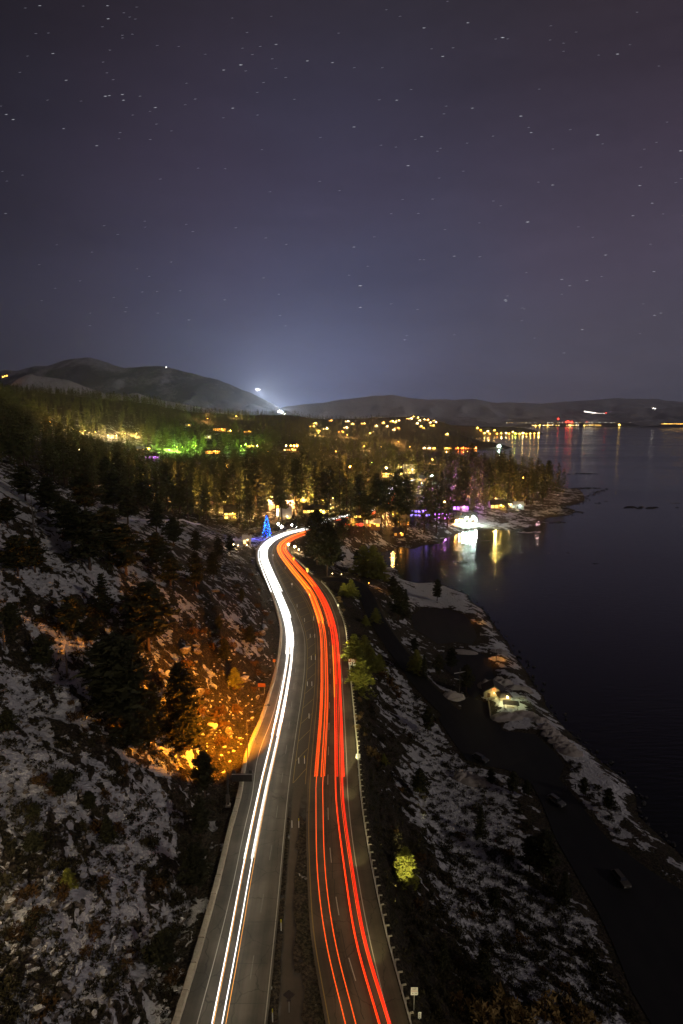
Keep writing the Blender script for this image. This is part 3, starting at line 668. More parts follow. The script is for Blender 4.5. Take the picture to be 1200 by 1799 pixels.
# the kerb that closes the lower parking lot
# signs
FONT = None
def text(body, size, m_, parent, loc, rot=(math.pi/2, 0, 0), name='lettering', sx=1.0):
    c_ = bpy.data.curves.new(name, 'FONT'); c_.body = body; c_.size = size; c_.align_x = 'CENTER'; c_.align_y = 'CENTER'; c_.extrude = .004; c_.materials.append(m_)
    o = bpy.data.objects.new(name, c_); COL.objects.link(o); dg = bpy.context.evaluated_depsgraph_get()
    me = bpy.data.meshes.new_from_object(o.evaluated_get(dg)); bpy.data.objects.remove(o); bpy.data.curves.remove(c_)
    o = ob(name, me, parent, loc); o.rotation_euler = rot; o.scale = (sx, 1, 1); return o
M['sign_white'] = mat('sign_white', (.75, .76, .74), .4, var=.08); M['sign_yellow'] = mat('sign_yellow', (.80, .72, .02), .4, var=.08)
M['sign_brown'] = mat('sign_brown', (.22, .065, .025), .5, var=.1); M['sign_orange'] = mat('sign_orange', (.75, .25, .04), .5, var=.1)
M['sign_black'] = mat('sign_black', (.02, .02, .02), .5); M['sign_red'] = mat('sign_red', (.55, .03, .03), .5); M['sign_back'] = mat('sign_back', (.10, .085, .07), .6, .2)
def sign(name, px, py, h, panels, label, cat='sign', posts=1, side=None, group=None, postm='steel', z=None):
    """panels: (x, z, w, h, material, diamond?) in metres about the top of the post"""
    p = hit(px, py) if z is None else at(px, py, z)
    t = empty(name, p, 0, label, cat, group); mb = MB()
    xs = [0] if posts == 1 else [-side, side]
    for x in xs:
        m1 = MB(); m1.tube([(x, .05, -.4), (x, .05, h)], .05, 6); m1.build('post', M[postm], t)
    out = []
    for (x, z_, w_, h_, m_, dia) in panels:
        m2 = MB()
        if dia:
            r__ = w_/math.sqrt(2)*1.0; V = [(x, -.03, z_-r__), (x+r__, -.03, z_), (x, -.03, z_+r__), (x-r__, -.03, z_)]; V += [(a, .0, c_) for a, b, c_ in V]
            m2.add(V, [(3, 2, 1, 0)[::-1], (4, 5, 6, 7)[::-1], (0, 4, 5, 1), (1, 5, 6, 2), (2, 6, 7, 3), (3, 7, 4, 0)])
        else: m2.box(x-w_/2, x+w_/2, -.03, .0, z_-h_/2, z_+h_/2)
        out.append(m2.build('panel', M[m_], t))
    t['_n'] = 1; del t['_n']
    return t, out
t, pn = sign('roadside_sign', 727, 1783, 4.2, [(0, 3.7, .95, 1.2, 'sign_white', 0), (0, .35, .16, .5, 'sign_white', 0)], 'white rectangular parking sign on a tall post at the bottom road edge', z=-1.0)
text('N', .32, M['sign_black'], t, (-.13, -.036, 4.05), name='letter'); text('O', .32, M['sign_black'], t, (.14, -.036, 4.05), name='letter'); text('PARKING', .19, M['sign_red'], t, (0, -.036, 3.74)); text('\u2190', .26, M['sign_black'], t, (-.2, -.036, 3.38), name='arrow'); text('\u2192', .26, M['sign_black'], t, (.2, -.036, 3.38), name='arrow')
t, pn = sign('marker_sign', 737, 1796, 1.5, [(0, 1.1, .42, .98, 'sign_white', 0)], 'small upright white marker plate right of the tall white parking sign', z=-1.0)
for k_ in range(3):
    m2 = MB(); m2.box(-.08, .08, -.036, -.030, 1.34-.3*k_-.05, 1.34-.3*k_+.04); m2.build('mark', M['sign_black'], t)
t, pn = sign('speed_sign', 629, 1349, 3.4, [(0, 2.9, 1.0, 1.1, 'sign_white', 0), (0, 2.2, .5, .25, 'sign_white', 0)], 'pale rectangular sign outside the guardrail beside the lower hatched lanes')
t, pn = sign('warning_sign', 611, 1141, 3.2, [(0, 2.5, 1.15, 0, 'sign_yellow', 1)], 'single yellow diamond sign above the brown roadside sign')
t, pn = sign('brown_sign', 619, 1174, 2.8, [(0, 2.6, 2.6, 1.15, 'sign_brown', 0), (-.62, 1.45, .95, 1.1, 'sign_white', 0), (.62, 1.45, .95, 1.1, 'sign_white', 0)], 'brown recreation sign with two pale plaques beneath on two posts', posts=2, side=.6)
for z_, xs in ((2.82, ((-.45, .05), (.15, .95))), (2.42, ((-.45, .30), (.40, .85)))):
    for x0, x1 in xs: m2 = MB(); m2.box(x0, x1, -.037, -.031, z_-.09, z_+.09); m2.build('mark', M['sign_white'], t)
m2 = MB(); m2.box(-1.05, -.75, -.04, -.032, 2.65, 2.95); m2.build('pictogram', M['sign_white'], t)
for x in (-.62, .62): m2 = MB(); m2.box(x-.3, x+.3, -.04, -.032, 1.3, 1.75, bev=0); m2.build('pictogram', M['sign_brown'], t)
sign('white_marker_sign', 594, 1073, 2.6, [(0, 2.3, .75, .9, 'sign_white', 0)], 'small white square sign outside the guardrail in the upper bend')
sign('warning_sign', 540, 1010, 3.6, [(0, 3.0, 1.2, 0, 'sign_yellow', 1), (0, 1.9, .7, .7, 'sign_yellow', 0)], 'yellow diamond sign over a small yellow plate just before the side road')
sign('warning_sign', 516, 990, 3.6, [(0, 3.0, 1.2, 0, 'sign_yellow', 1), (0, 1.9, .7, .7, 'sign_yellow', 0)], 'farthest yellow sign, outside the guardrail below the S-bend')
sign('orange_sign', 482, 1172, 2.6, [(0, 2.2, .85, 1.0, 'sign_orange', 0)], 'small orange sign on one post left of the stone wall')
sign('panel_sign', 460, 1218, 3.0, [(0, 2.5, 2.2, 1.15, 'sign_brown', 0)], 'broad blank panel on two posts left of the stone wall', posts=2, side=.75, postm='post')  # brown puts the street lamp's orange light into the panel's colour
t, pn = sign('diamond_sign', 508, 1778, 3.3, [(0, 2.7, 1.15, 0, 'sign_back', 1), (0, 1.8, .6, .3, 'sign_back', 0)], 'dark back of a diamond sign standing in the median near the bottom', z=0)
sign('keep_sign', 513, 1033, 2.4, [(0, 1.9, .75, .9, 'sign_white', 0)], 'white sign on the snowy tip of the hatched median', z=0)
sign('keep_sign', 480, 981, 2.4, [(0, 1.9, .7, .9, 'sign_white', 0)], 'white sign in the narrow median inside the S-bend', z=0)
# delineator posts in the median
M['post_white'] = mat('post_white', (.80, .80, .76), .5, var=.1)
mbp = MB(); mbp.tube([(0, 0, -.1), (0, 0, 1.35)], .07, 6); pw = mbp.mesh('shaft', M['post_white'])
mby = MB(); mby.tube([(0, 0, 1.36), (0, 0, 1.85)], .072, 6); py_ = mby.mesh('band', M['sign_yellow'])
dl = []
for x, y, yel in [(525,1341,0),(535,1341,1),(513,1453,0),(525,1453,1),(543,1262,0),(540,1205,0),(548,1205,0),(547,1159,0),(554,1159,1),(545,1120,0),(553,1120,0),(535,1092,0),(522,1067,0),(551,1090,1),(494,1634,1),(479,1794,1),(501,1000,0)]:
    t = empty('delineator_post', at(x, y, 0), 0, 'x', 'post', 'marker posts in the median'); ob('shaft', pw, t); 
    if yel: ob('band', py_, t)
    dl.append((t, 'yellow-topped white' if yel else 'plain white', at(x, y, 0)))
for (t, d_, p), w_ in zip(dl, ['left of the pair nearest the message sign', 'right of the pair nearest the message sign', 'left of the pair below the message sign', 'right of the pair below the message sign', 'standing alone among the hatching', 'left of the pair beside the panel sign', 'right of the pair beside the panel sign', 'left of the pair level with the brown sign', 'right of the pair level with the brown sign', 'left of the pair just above the brown sign', 'right of the pair just above the brown sign', 'fourth down from the tip of the median, left side', 'third down from the tip of the median', 'right side of the median, above the yellow diamond', 'alone in the bare median', 'lowest in the median, at the bottom edge', 'highest in the median, inside the S-bend']):
    t['label'] = f'{d_} median post, {w_}'
# the message sign on its mast (we see the back)
bpos = at(401, 1414, 0); t = empty('message_sign', bpos, 0, 'dark electronic message sign on a cantilever mast with two flashers', 'sign')
m1 = MB(); m1.tube([(0, 0, -.3), (0, 0, 7.4)], [.2, .15], 10); m1.build('mast', M['dark_metal'], t)
m1 = MB(); m1.tube([(0, 0, 6.9), (5.0, 0, 6.9)], .09, 8); m1.tube([(0, 0, 5.7), (5.0, 0, 5.7)], .09, 8); m1.tube([(.75, .0, 5.7), (.75, 0, 6.9)], .06, 6); m1.build('arm', M['dark_metal'], t)
m1 = MB(); m1.box(1.0, 5.1, -.55, -.1, 5.55, 7.0, bev=.04); b_ = m1.build('display_case', mat('case_paint', (.05, .042, .036), .6, .2), t)
for x in (1.9, 2.9, 3.9): m2 = MB(); m2.box(x-.42, x+.42, -.60, -.56, 5.7, 6.85); m2.build('access_door', M['dark_metal'], b_)
m2 = MB(); m2.tube([(1.0, -.35, 7.05), (5.1, -.35, 7.05)], .05, 6); m2.build('top_rail', M['steel'], b_)
for x in (1.35, 4.75):
    m2 = MB(); m2.box(x-.34, x+.34, -.3, .05, 7.15, 7.85, bev=.03); f_ = m2.build('flasher', M['dark_metal'], t)
    m3 = MB(); m3.tube([(x, .06, 7.5), (x, .30, 7.5)], .22, 10); m3.build('hood', M['dark_metal'], f_)
m1 = MB(); m1.box(-.36, .36, -.55, -.2, .9, 2.6, bev=.02); m1.build('control_cabinet', M['sign_back'], t)
m1 = MB(); m1.box(-.5, .5, -.5, .5, -.3, .15, bev=.04); m1.build('footing', M['barrier'], t)
# street lamp by the wall that lights the rock face orange
SOD = (1.0, .42, .045)
lp = at(436, 1352, 0); t = empty('street_lamp', lp, 0, 'tall thin street lamp post by the wall that lights the rocks orange', 'street lamp')
m1 = MB(); m1.tube([(0, 0, -.3), (0, 0, 13.6)], [.13, .07], 8); m1.build('post', M['sign_back'], t)
m1 = MB(); m1.tube([(0, 0, 13.4), (1.4, .8, 14.2), (4.4, 1.9, 14.5)], .05, 6); m1.build('arm', M['sign_back'], t)
m1 = MB(); m1.box(4.3, 5.1, 1.7, 2.3, 14.45, 14.65, bev=.06); m1.build('lamp_head', M['dark_metal'], t)
m1 = MB(); m1.box(4.4, 5.0, 1.8, 2.2, 14.4, 14.445); m1.build('lens', emis('sodium_lens', SOD, 3.0), t)
lamp(t, (4.6, 2.0, 14.2), (1.0, .31, .006), 135000, .2, rad(126), (-.80, .50, -.20), .35)
# ------------------------------------------------------------------ light left by the traffic: thin glowing lines at lamp height
def trail(name, C_, off, z, r, m_, s0, s1, parent=None, wob=0.0, n=6):
    d = arclen(C_)[-1]; s1 = min(s1 or d, d-.5)
    ss_ = np.arange(s0, s1, 2.2)
    P = np.array([along(C_, s) for s in ss_])
    o_ = off+wob*np.sin(ss_*.021+off*7)+.0*ss_
    P = offset(P, o_); P[:, 2] = z+.0
    mb = MB(); mb.tube([tuple(p) for p in P], r, n); return mb.build(name, m_, parent, sm=True)
CA = extend_back(line([(381,1799),(410,1650),(437,1505),(463,1380),(484,1290),(501,1205),(509,1150),(509,1112),(501,1078),(486,1040),(470,1003),(462,981),(463,964),(477,949),(503,937),(537,929),(580,916)], .7), 20)
CB = extend_back(line([(616,1799),(580,1650),(564,1525),(561,1400),(562,1360),(569,1250),(570,1180),(567,1110),(555,1066),(541,1035),(513,1000),(493,972),(492,958),(506,946),(530,936.5),(582,920)], .7), 20)
CC = extend_back(line([(676,1799),(633,1650),(612,1525),(598,1420),(595,1360),(593,1250),(590,1165),(585,1108),(571,1062),(549,1025),(521,993),(502,970),(500,960),(511,949),(534,939),(586,921.5)], .7), 20)
M['tr_white'] = emis('trail_white', (1.0, .98, .95), 2.2); M['tr_warm'] = emis('trail_warm', (1.0, .88, .68), 1.8); M['tr_amber'] = emis('trail_amber', (1.0, .42, .05), 1.1)
M['tr_red'] = emis('trail_red', (1.0, .022, .004), 1.5); M['tr_orange'] = emis('trail_orange', (1.0, .10, .006), 1.5); M['tr_hot'] = emis('trail_hot', (1.0, .26, .015), 1.9)
def s_at(C_, py):      # distance along a line where it passes a picture height
    _, y = proj(C_[:, 0], C_[:, 1], C_[:, 2]); j = int(np.abs(y-py).argmin()); return arclen(C_)[j]
def car_trail(C_, cx_, y0, r, m_, label, cat, z=.7, half=.72, y1=None, wob=.08, grp=None, sub=((-.07, .9), (.07, .8))):
    s0 = 0 if y0 is None else s_at(C_, y0); s1 = None if y1 is None else s_at(C_, y1)
    t = empty(cat.replace(' ', '_'), tuple(along(C_, s0)), 0, label, cat, grp)
    for sd in (-1, 1):
        for dx_, f in sub:
            o = trail('light_line', C_, cx_+sd*half+dx_, z, r*f, m_, s0, s1, wob=wob); o.parent = t; o.matrix_parent_inverse = Matrix.Translation(-t.location)
    return t
GH = 'headlight lines of oncoming traffic'; GT = 'tail light lines of departing traffic'
car_trail(CA, 0, None, .068, M['tr_white'], 'longest pair of white headlight lines, reaching the bottom edge', 'headlight trail', grp=GH, sub=((0, 1.),))
car_trail(CA, .16, None, .03, M['tr_amber'], 'thin amber line tight beside the longest white pair', 'headlight trail', grp=GH, sub=((.16, 1.),), z=.55)
car_trail(CA, -.08, 1506, .045, M['tr_white'], 'white pair starting abruptly low on the left carriageway', 'headlight trail', grp=GH)
car_trail(CA, .12, 1506, .035, M['tr_warm'], 'warm white pair starting abruptly low on the left carriageway', 'headlight trail', grp=GH, z=.8)
car_trail(CA, -.20, 1290, .05, M['tr_white'], 'outer white pair that widens the trail below the rock face', 'headlight trail', grp=GH)
car_trail(CA, .24, 1270, .045, M['tr_white'], 'inner white pair that widens the trail below the rock face', 'headlight trail', grp=GH, z=.8)
car_trail(CA, -.55, 1150, .07, M['tr_white'], 'outermost white pair of the upper bend by the wall', 'headlight trail', grp=GH)
car_trail(CA, .45, 1135, .07, M['tr_white'], 'middle white pair filling the upper bend', 'headlight trail', grp=GH, z=.9)
car_trail(CA, 1.0, 1085, .14, M['tr_white'], 'innermost white pair of the upper bend', 'headlight trail', grp=GH)
car_trail(CA, 1.9, 1040, .16, M['tr_white'], 'second-lane white pair that starts near the S-bend', 'headlight trail', grp=GH)
car_trail(CA, -1.7, 1040, .16, M['tr_white'], 'white pair hugging the wall through the S-bend', 'headlight trail', grp=GH)
car_trail(CB, 0, None, .055, M['tr_orange'], 'thin orange tail light pair in the inner lane, to the bottom edge', 'tail light trail', grp=GT, sub=((0, 1.),))
car_trail(CC, 0, None, .06, M['tr_red'], 'bright red tail light pair in the outer lane, to the bottom edge', 'tail light trail', grp=GT)
car_trail(CC, -.25, None, .035, M['tr_orange'], 'orange-red line inside the bright red pair, to the bottom edge', 'tail light trail', grp=GT, sub=((.0, 1.),), z=.85, half=.6)
car_trail(CB, -.35, 1360, .05, M['tr_orange'], 'orange pair ending level with the message sign, inner lane', 'tail light trail', grp=GT)
car_trail(CB, .30, 1361, .06, M['tr_orange'], 'second orange pair ending level with the message sign, inner lane', 'tail light trail', grp=GT, z=.85, sub=((0, 1.),))
car_trail(CC, .45, 1361, .045, M['tr_red'], 'red pair ending level with the message sign, outer lane', 'tail light trail', grp=GT)
car_trail(CC, -.7, 1225, .05, M['tr_hot'], 'short yellow-orange line between the lanes, above the brown sign', 'tail light trail', grp=GT, sub=((0, 1.),), half=.05, y1=1135, z=.9)
car_trail(CB, 0, 1096, .10, M['tr_hot'], 'hot orange pair ending in the bend, inner lane', 'tail light trail', grp=GT)
car_trail(CB, .5, 1092, .10, M['tr_orange'], 'second orange pair ending in the bend, inner lane', 'tail light trail', grp=GT, z=.9)
car_trail(CC, 0, 1030, .11, M['tr_hot'], 'hot orange pair of the upper bend, outer lane', 'tail light trail', grp=GT)
car_trail(CB, -.4, 1034, .11, M['tr_hot'], 'hot orange pair of the upper bend, inner lane', 'tail light trail', grp=GT)
car_trail(CC, .5, 1200, .05, M['tr_red'], 'red pair along the guardrail side of the bend', 'tail light trail', grp=GT, z=.9)
car_trail(CC, -.5, 1100, .05, M['tr_orange'], 'orange pair between both lanes in the bend', 'tail light trail', grp=GT, z=.75)
FC = offset(FAR, 0); FC[:, 2] = .9
def far_trail(off, y0, y1, m_, label, r=.3, z=.9):
    t = empty('headlight_trail' if m_ is not M['tr_orange'] else 'tail_light_trail', tuple(along(FC, 0)), 0, label, 'light trail', 'light lines on the far stretch')
    _, y = proj(FC[:, 0], FC[:, 1], FC[:, 2]); j0 = int(np.abs(y-y0).argmin()); j1 = int(np.abs(y-y1).argmin()); d = arclen(FC)
    for k_ in (-.7, .7):
        o = trail('light_line', FC, off+k_, z, r, m_, d[j0], d[j1], wob=.3); o.parent = t; o.matrix_parent_inverse = Matrix.Translation(-t.location)
far_trail(-5, 916, 900, M['tr_white'], 'white line behind the grove where the road leaves the bend', .22); far_trail(-2, 914, 836, M['tr_white'], 'long white line through the forest', .15)
far_trail(-5.5, 893, 858, M['tr_white'], 'second white line in the snowy forest gap', .2); far_trail(3, 916, 880, M['tr_orange'], 'orange-red line on the near side of the forest stretch', .16)
far_trail(6, 905, 850, M['tr_orange'], 'outer orange-red line on the forest stretch', .12)
# unseen spots added above each lane to stand in for the passing headlamps
def beams(C_, off, step, power, col, s0, s1, back=1, h=1.1, down=.42, ang=135, parent=None):
    s = s0
    while s < s1:
        p = along(offset(C_, off), s); q = along(offset(C_, off), s+1); d = (q-p); d /= np.linalg.norm(d)+1e-9
        lamp(parent, (p[0]-parent.location.x, p[1]-parent.location.y, h-parent.location.z), col, power, .25, rad(ang), (d[0]*back, d[1]*back, -down), 1.0); s += step
hl = empty('headlight_glow', tuple(along(CA, 0)), 0)
tl = empty('headlight_glow', tuple(along(CC, 0)), 0)
beams(CA, -0.6, 5, 480, (1, .90, .70), 2, 400, back=-1, parent=hl, h=5.5, down=1.6)
beams(CA, 5.0, 6, 170, (1, .74, .40), 6, 400, back=-1, parent=hl, h=5.5, down=1.6)
beams(CB, -1, 6, 270, (1, .72, .40), 4, 400, back=1, parent=tl, h=5.5, down=1.6)
beams(CC, 0.8, 6, 270, (1, .84, .50), 8, 400, back=1, parent=tl, h=5.5, down=1.6)
beams(CC, 2.0, 18, 3000, (1, .90, .40), 8, 330, back=1, parent=tl, h=1.6, down=.05, ang=60)
# ------------------------------------------------------------------ trees
def crown_np(seed, h, r, nb, nc, nt, s, base=.18, kind='fir', sticks=False):
    g = np.random.default_rng(seed); V = []; mb = MB()
    for i in range(nb):
        t = base+(1-base)*((i+g.random())/nb); q = (t-base)/(1-base)
        prof = (1-q)**.85*.95+.05 if kind == 'fir' else (math.sin(math.pi*min(1, .20+.80*q))**.7*.9+.06)
        if kind == 'pine': prof *= g.choice([.55, .8, 1.0, 1.1])
        ln = r*prof*g.uniform(.72, 1.12); a = i*2.399+g.uniform(-.5, .5); z = t*h
        dr = (-.28 if kind == 'fir' else .12)*(1-q)+g.uniform(-.08, .12)
        if sticks and i % 2 == 0: mb.tube([(0, 0, z), (math.cos(a)*ln*.85, math.sin(a)*ln*.85, z+dr*ln*.85)], [.05*h/20, .015*h/20], 3, caps=False)
        for c_ in range(nc):
            f = (c_+1)/nc*g.uniform(.85, 1.05) if nc > 1 else .75
            C0 = np.array([math.cos(a)*ln*f, math.sin(a)*ln*f, z+dr*ln*f])
            ss_ = s*(.6+.5*prof)*(1.0 if kind == 'fir' else 1.25)
            P = C0+g.normal(0, ss_*.42, (nt, 3))*np.array([1, 1, .55])
            O = g.normal(0, 1, (nt, 3, 3)); O[:, :, 2] *= .55; O += np.array([math.cos(a), math.sin(a), -.1])*.25
            V.append((P[:, None, :]+O*ss_*.52).reshape(-1, 3))
    V.append(np.array([[0, 0, h*1.03], [.12*s, 0, h*.93], [-.1*s, .1*s, h*.92]]))
    V = np.vstack(V); return V, mb
def crown_mesh(name, m_, *a, **k_):
    V, mb = crown_np(*a, **k_); return me_np(name, V, np.arange(len(V)).reshape(-1, 3), [m_]), mb
def trunk_mesh(h, r, mb=None, lean=0.0):
    mb = mb or MB(); mb.tube([(0, 0, -1.2), (0, 0, h*.1), (lean*.5, 0, h*.5), (lean*.3, 0, h*.96)], [r*1.35, r, r*.62, r*.1], 8); return mb.mesh('trunk', M['bark'])
TV = {}
def variants(key, n, m_, tall, **kw):
    out = []
    for i in range(n):
        cm, mb = crown_mesh('crown', m_, 100+i+hash(key) % 7*0+len(TV)*37, tall, **kw, sticks=key.startswith('near'))
        out.append((cm, trunk_mesh(tall, tall*.0155, mb)))
    TV[key] = (tall, out)
variants('near_fir', 3, M['needles'], 20, r=4.4, nb=70, nc=5, nt=9, s=.85, base=.06, kind='fir')
variants('near_pine', 3, M['needles'], 20, r=4.6, nb=52, nc=4, nt=12, s=1.05, base=.22, kind='pine')
variants('near_young', 3, M['needles_young_lit'], 6, r=1.9, nb=70, nc=4, nt=9, s=.36, base=.06, kind='fir')
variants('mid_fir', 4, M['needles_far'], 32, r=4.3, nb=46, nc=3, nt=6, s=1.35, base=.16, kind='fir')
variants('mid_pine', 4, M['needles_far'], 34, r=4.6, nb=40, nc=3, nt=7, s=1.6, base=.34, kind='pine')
trees = []
def tree(key, p, h, v=None, name='pine_tree', cat='tree', desc=None, group=None, label=None, sx=None):
    sx = sx or 1.0
    tall, vs = TV[key]; v = v if v is not None else random.randrange(len(vs)); k_ = h/tall
    t = empty(name, (p[0], p[1], p[2]-.1), random.uniform(0, 6.28), 'x', cat, group); t.scale = (k_*sx, k_*sx, k_)
    ob('trunk', vs[v][1], t); ob('crown', vs[v][0], t)
    if label: t['label'] = label
    else: trees.append((t, desc or 'dark', p))
    return t
occupied = []
def stand(px, py, hpx, key, desc=None, v=None, **k_):
    p = hit(px, py); z_ = p[1]*cp+(CAMH-p[2])*sp
    a, b, c_ = ray(px, py-hpx); # height so that the top projects hpx higher
    h = max(1.5, (CAMH+c_*(p[1]/b))-p[2]); occupied.append((p[0], p[1]))
    return tree(key, p, h, v, desc=desc, **k_)
rr0 = random.Random(3)
LS = 'pines on the snowy left slope'
for x, y, h, key, d_ in [(262,1142,165,'near_fir','big dark'),(322,1312,205,'near_fir','very tall dark'),(208,1275,185,'near_fir','tall dark'),(238,1312,150,'near_fir','dark'),(158,1000,120,'near_fir','broad dark'),(128,965,95,'near_pine','dark'),(192,985,110,'near_fir','dark'),(222,1010,105,'near_pine','dark'),
    (32,1012,85,'near_fir','dark'),(62,1005,70,'near_pine','dark'),(14,925,60,'near_pine','dark'),(112,935,70,'near_fir','dark'),(78,1172,66,'near_pine','small round'),(128,1120,85,'near_fir','dark'),(160,1132,55,'near_fir','small dark'),(20,1110,60,'near_pine','dark'),
    (360,1400,110,'near_pine','thin'),(352,1470,90,'near_pine','dense green'),(345,1568,120,'near_pine','bushy green'),(285,1700,85,'near_pine','low bushy'),(312,1240,100,'near_fir','dark'),
    (300,1030,80,'near_fir','brown-green'),(345,1035,90,'near_fir','brown-green'),(375,1020,70,'near_pine','brown-green'),(395,1165,60,'near_pine','amber-lit'),(440,1135,50,'near_pine','yellow-lit'),(412,1205,45,'near_young','amber-lit'),(255,900,80,'near_fir','dark'),
    (182,1085,90,'near_fir','dark'),(235,1180,110,'near_fir','dark'),(272,1285,120,'near_fir','dark'),(275,1000,90,'near_fir','dark'),(85,905,80,'near_fir','dark'),(45,880,75,'near_fir','dark'),(150,905,85,'near_fir','dark'),(200,900,80,'near_fir','dark'),(225,920,75,'near_pine','dark'),
    (305,960,70,'near_fir','dark'),(345,975,60,'near_pine','dark'),(385,985,55,'near_fir','brown-green'),(405,975,48,'near_pine','brown-green'),(275,935,70,'near_fir','dark'),(120,1560,40,'near_young','small'),(60,1500,46,'near_pine','low'),
    (385,1110,40,'near_pine','amber-lit'),(425,1060,38,'near_pine','brown-green'),(15,1290,50,'near_pine','dark'),(110,1400,56,'near_fir','low dark'),(158,1425,40,'near_pine','low dark'),(190,1480,56,'near_fir','low dark'),(60,1440,34,'near_pine','low dark')]:
    far_ = y < 1050
    stand(x, y, h*(.72 if x > 240 else .85), 'near_pine' if (far_ or rr0.random() < .5) and key == 'near_fir' else key, d_, sx=(1.5 if x < 330 else 1.0) if key != 'near_young' else 1.5)
tR = stand(711, 1541, 52, 'near_young', label='lone bright yellow-green young pine on the dark right slope', v=0, sx=1.45)
for x, y, h, key, d_ in [(622,1160,46,'near_young','yellow-green'),(632,1213,58,'near_young','yellow-green'),(652,1178,38,'near_young','yellow-green'),(666,1182,32,'near_young','small yellow-green'),(640,1150,34,'near_young','yellow'),(731,1178,36,'near_young','golden'),
    (617,1048,30,'near_young','broad yellow-green'),(604,1046,22,'near_young','small yellow-green'),(638,1008,50,'near_young','olive'),(655,1014,56,'near_young','olive'),(668,1018,40,'near_young','olive'),(627,1000,34,'near_pine','olive'),
    (575,1012,95,'near_pine','tall olive'),(557,992,95,'near_pine','tall olive'),(548,980,80,'near_fir','olive'),(590,1000,60,'near_pine','olive'),(590,955,98,'mid_fir','tall dark'),(536,935,40,'mid_fir','dark'),(524,938,30,'mid_pine','dark'),(603,958,84,'mid_fir','dark'),(576,955,90,'mid_fir','dark'),(583,985,80,'mid_fir','dark'),
    (700,1090,60,'near_pine','dark'),(712,1085,50,'near_fir','dark'),(690,1050,38,'near_pine','olive'),(768,1056,38,'near_pine','dark round'),(660,1092,24,'near_young','golden'),(642,1098,18,'near_young','small golden'),(819,1216,48,'near_pine','olive'),(793,1178,40,'near_pine','brown'),(770,1190,40,'near_pine','dark'),(745,1190,40,'near_fir','dark'),(728,1150,30,'near_pine','dark'),
    (843,1470,54,'near_fir','dark'),(955,1545,85,'near_pine','broad dark'),(930,1530,60,'near_pine','dark'),(990,1592,62,'near_fir','dark'),(752,1290,48,'near_pine','dark'),(900,1395,40,'near_pine','dark'),(925,1400,30,'near_pine','dark'),(862,1380,30,'near_pine','dark'),(674,1342,18,'near_young','tiny yellow'),(737,1400,50,'near_pine','brown'),
    (868,1600,40,'near_pine','dark'),(1025,1400,34,'near_pine','dark'),(1068,1425,40,'near_pine','round dark'),(780,1700,50,'near_fir','dark'),(850,1720,50,'near_pine','dark'),
    (962,853,44,'mid_pine','tall'),(950,855,40,'mid_pine','tall'),(968,852,24,'mid_pine','short'),(943,862,52,'mid_fir','dark'),(934,868,55,'mid_fir','dark')]:
    stand(x, y, h, key, d_, sx=1.6 if key == 'near_young' else None)
# forest beyond: the trees that show largest are things, the rest one mass
CLEAR = [(668,860,694,892),(735,830,764,846),(795,900,848,940),(452,895,540,945),(430,930,470,950),(372,740,402,760),(425,748,445,762),(365,785,405,800),(370,885,425,910),
         (545,888,572,910),(608,915,672,934),(668,818,702,842),(706,812,738,836),(240,788,292,812),(300,770,350,790),(418,774,448,790),(498,778,530,793),(648,955,668,985),(745,786,905,800),(700,730,775,762),(612,812,640,830),(772,875,790,890),(800,878,816,898),(730,893,780,912),(858,885,950,935),(840,905,935,940),(770,925,850,950),(80,740,245,764),(600,930,800,1030),(862,838,872,848),(913,835,923,845),(482,780,500,795)]
CL = np.array(CLEAR, float)
g = np.random.default_rng(11)
def ftree_ok(px, base, top, wpx):
    if g.random() < .30: return True
    return not np.any((px+wpx > CL[:, 0]) & (px-wpx < CL[:, 2]) & (base > CL[:, 1]) & (top < CL[:, 3]))
def sample(n, D0, D1, p_=1.0):
    u = g.uniform(-.80, .62, n); D = np.exp(np.log(D0)+(np.log(D1)-np.log(D0))*g.random(n)**p_); X = u*D; Y = D
    z, s, _ = terrain(X, Y); ok = inside(LAND, X, Y) & (z > -17.9)
    dsh, _ = pdist(SHd, X, Y, 15000); ok &= dsh > np.clip(D*.012, 5, 30)
    d, _ = pdist(FAR, X, Y); ok &= d > 10
    dh, _ = pdist(np.vstack([HWY, HWY[:1]]), X, Y); ok &= (dh > 12)
    px, py = proj(X, Y, z)
    line_ = np.interp(px, [-200, 0, 60, 130, 230, 320, 440, 470, 520, 600, 800, 960, 1200], [760, 815, 842, 868, 898, 922, 945, 930, 935, 945, 930, 890, 850])
    ok &= py < line_
    return X[ok], Y[ok], z[ok], px[ok], py[ok]
X, Y, Z, px, py = sample(1500, 420, 980, .8); cnt = 0; extra = []
for x, y, z, a, b in zip(X, Y, Z, px, py):
    h = g.uniform(22, 42); hp = h*1000/y; w_ = 3.6*1000/y
    if not ftree_ok(a, b, b-hp, w_): 
        h *= .45; hp *= .45; w_ *= .6
        if not ftree_ok(a, b, b-hp, w_): continue
    extra.append((x, y, z, h, a, b))
extra.sort(key=lambda q: q[1]/q[3])
NI = 143
for x, y, z, h, a, b in extra[:NI]:
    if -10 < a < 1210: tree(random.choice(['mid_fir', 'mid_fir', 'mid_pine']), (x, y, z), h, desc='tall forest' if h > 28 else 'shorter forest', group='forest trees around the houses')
    else: extra.append((x, y, z, h, a, b))
X, Y, Z, px, py = sample(4200, 820, 1700, 1.0)
for x, y, z, a, b in zip(X, Y, Z, px, py):
    if a < 560 and a > -60: extra.append((x, y, z, g.uniform(16, 28), a, b)) if ftree_ok(a, b, b-22, 2) else None
X, Y, Z, px, py = sample(8200, 700, 4800, .62)
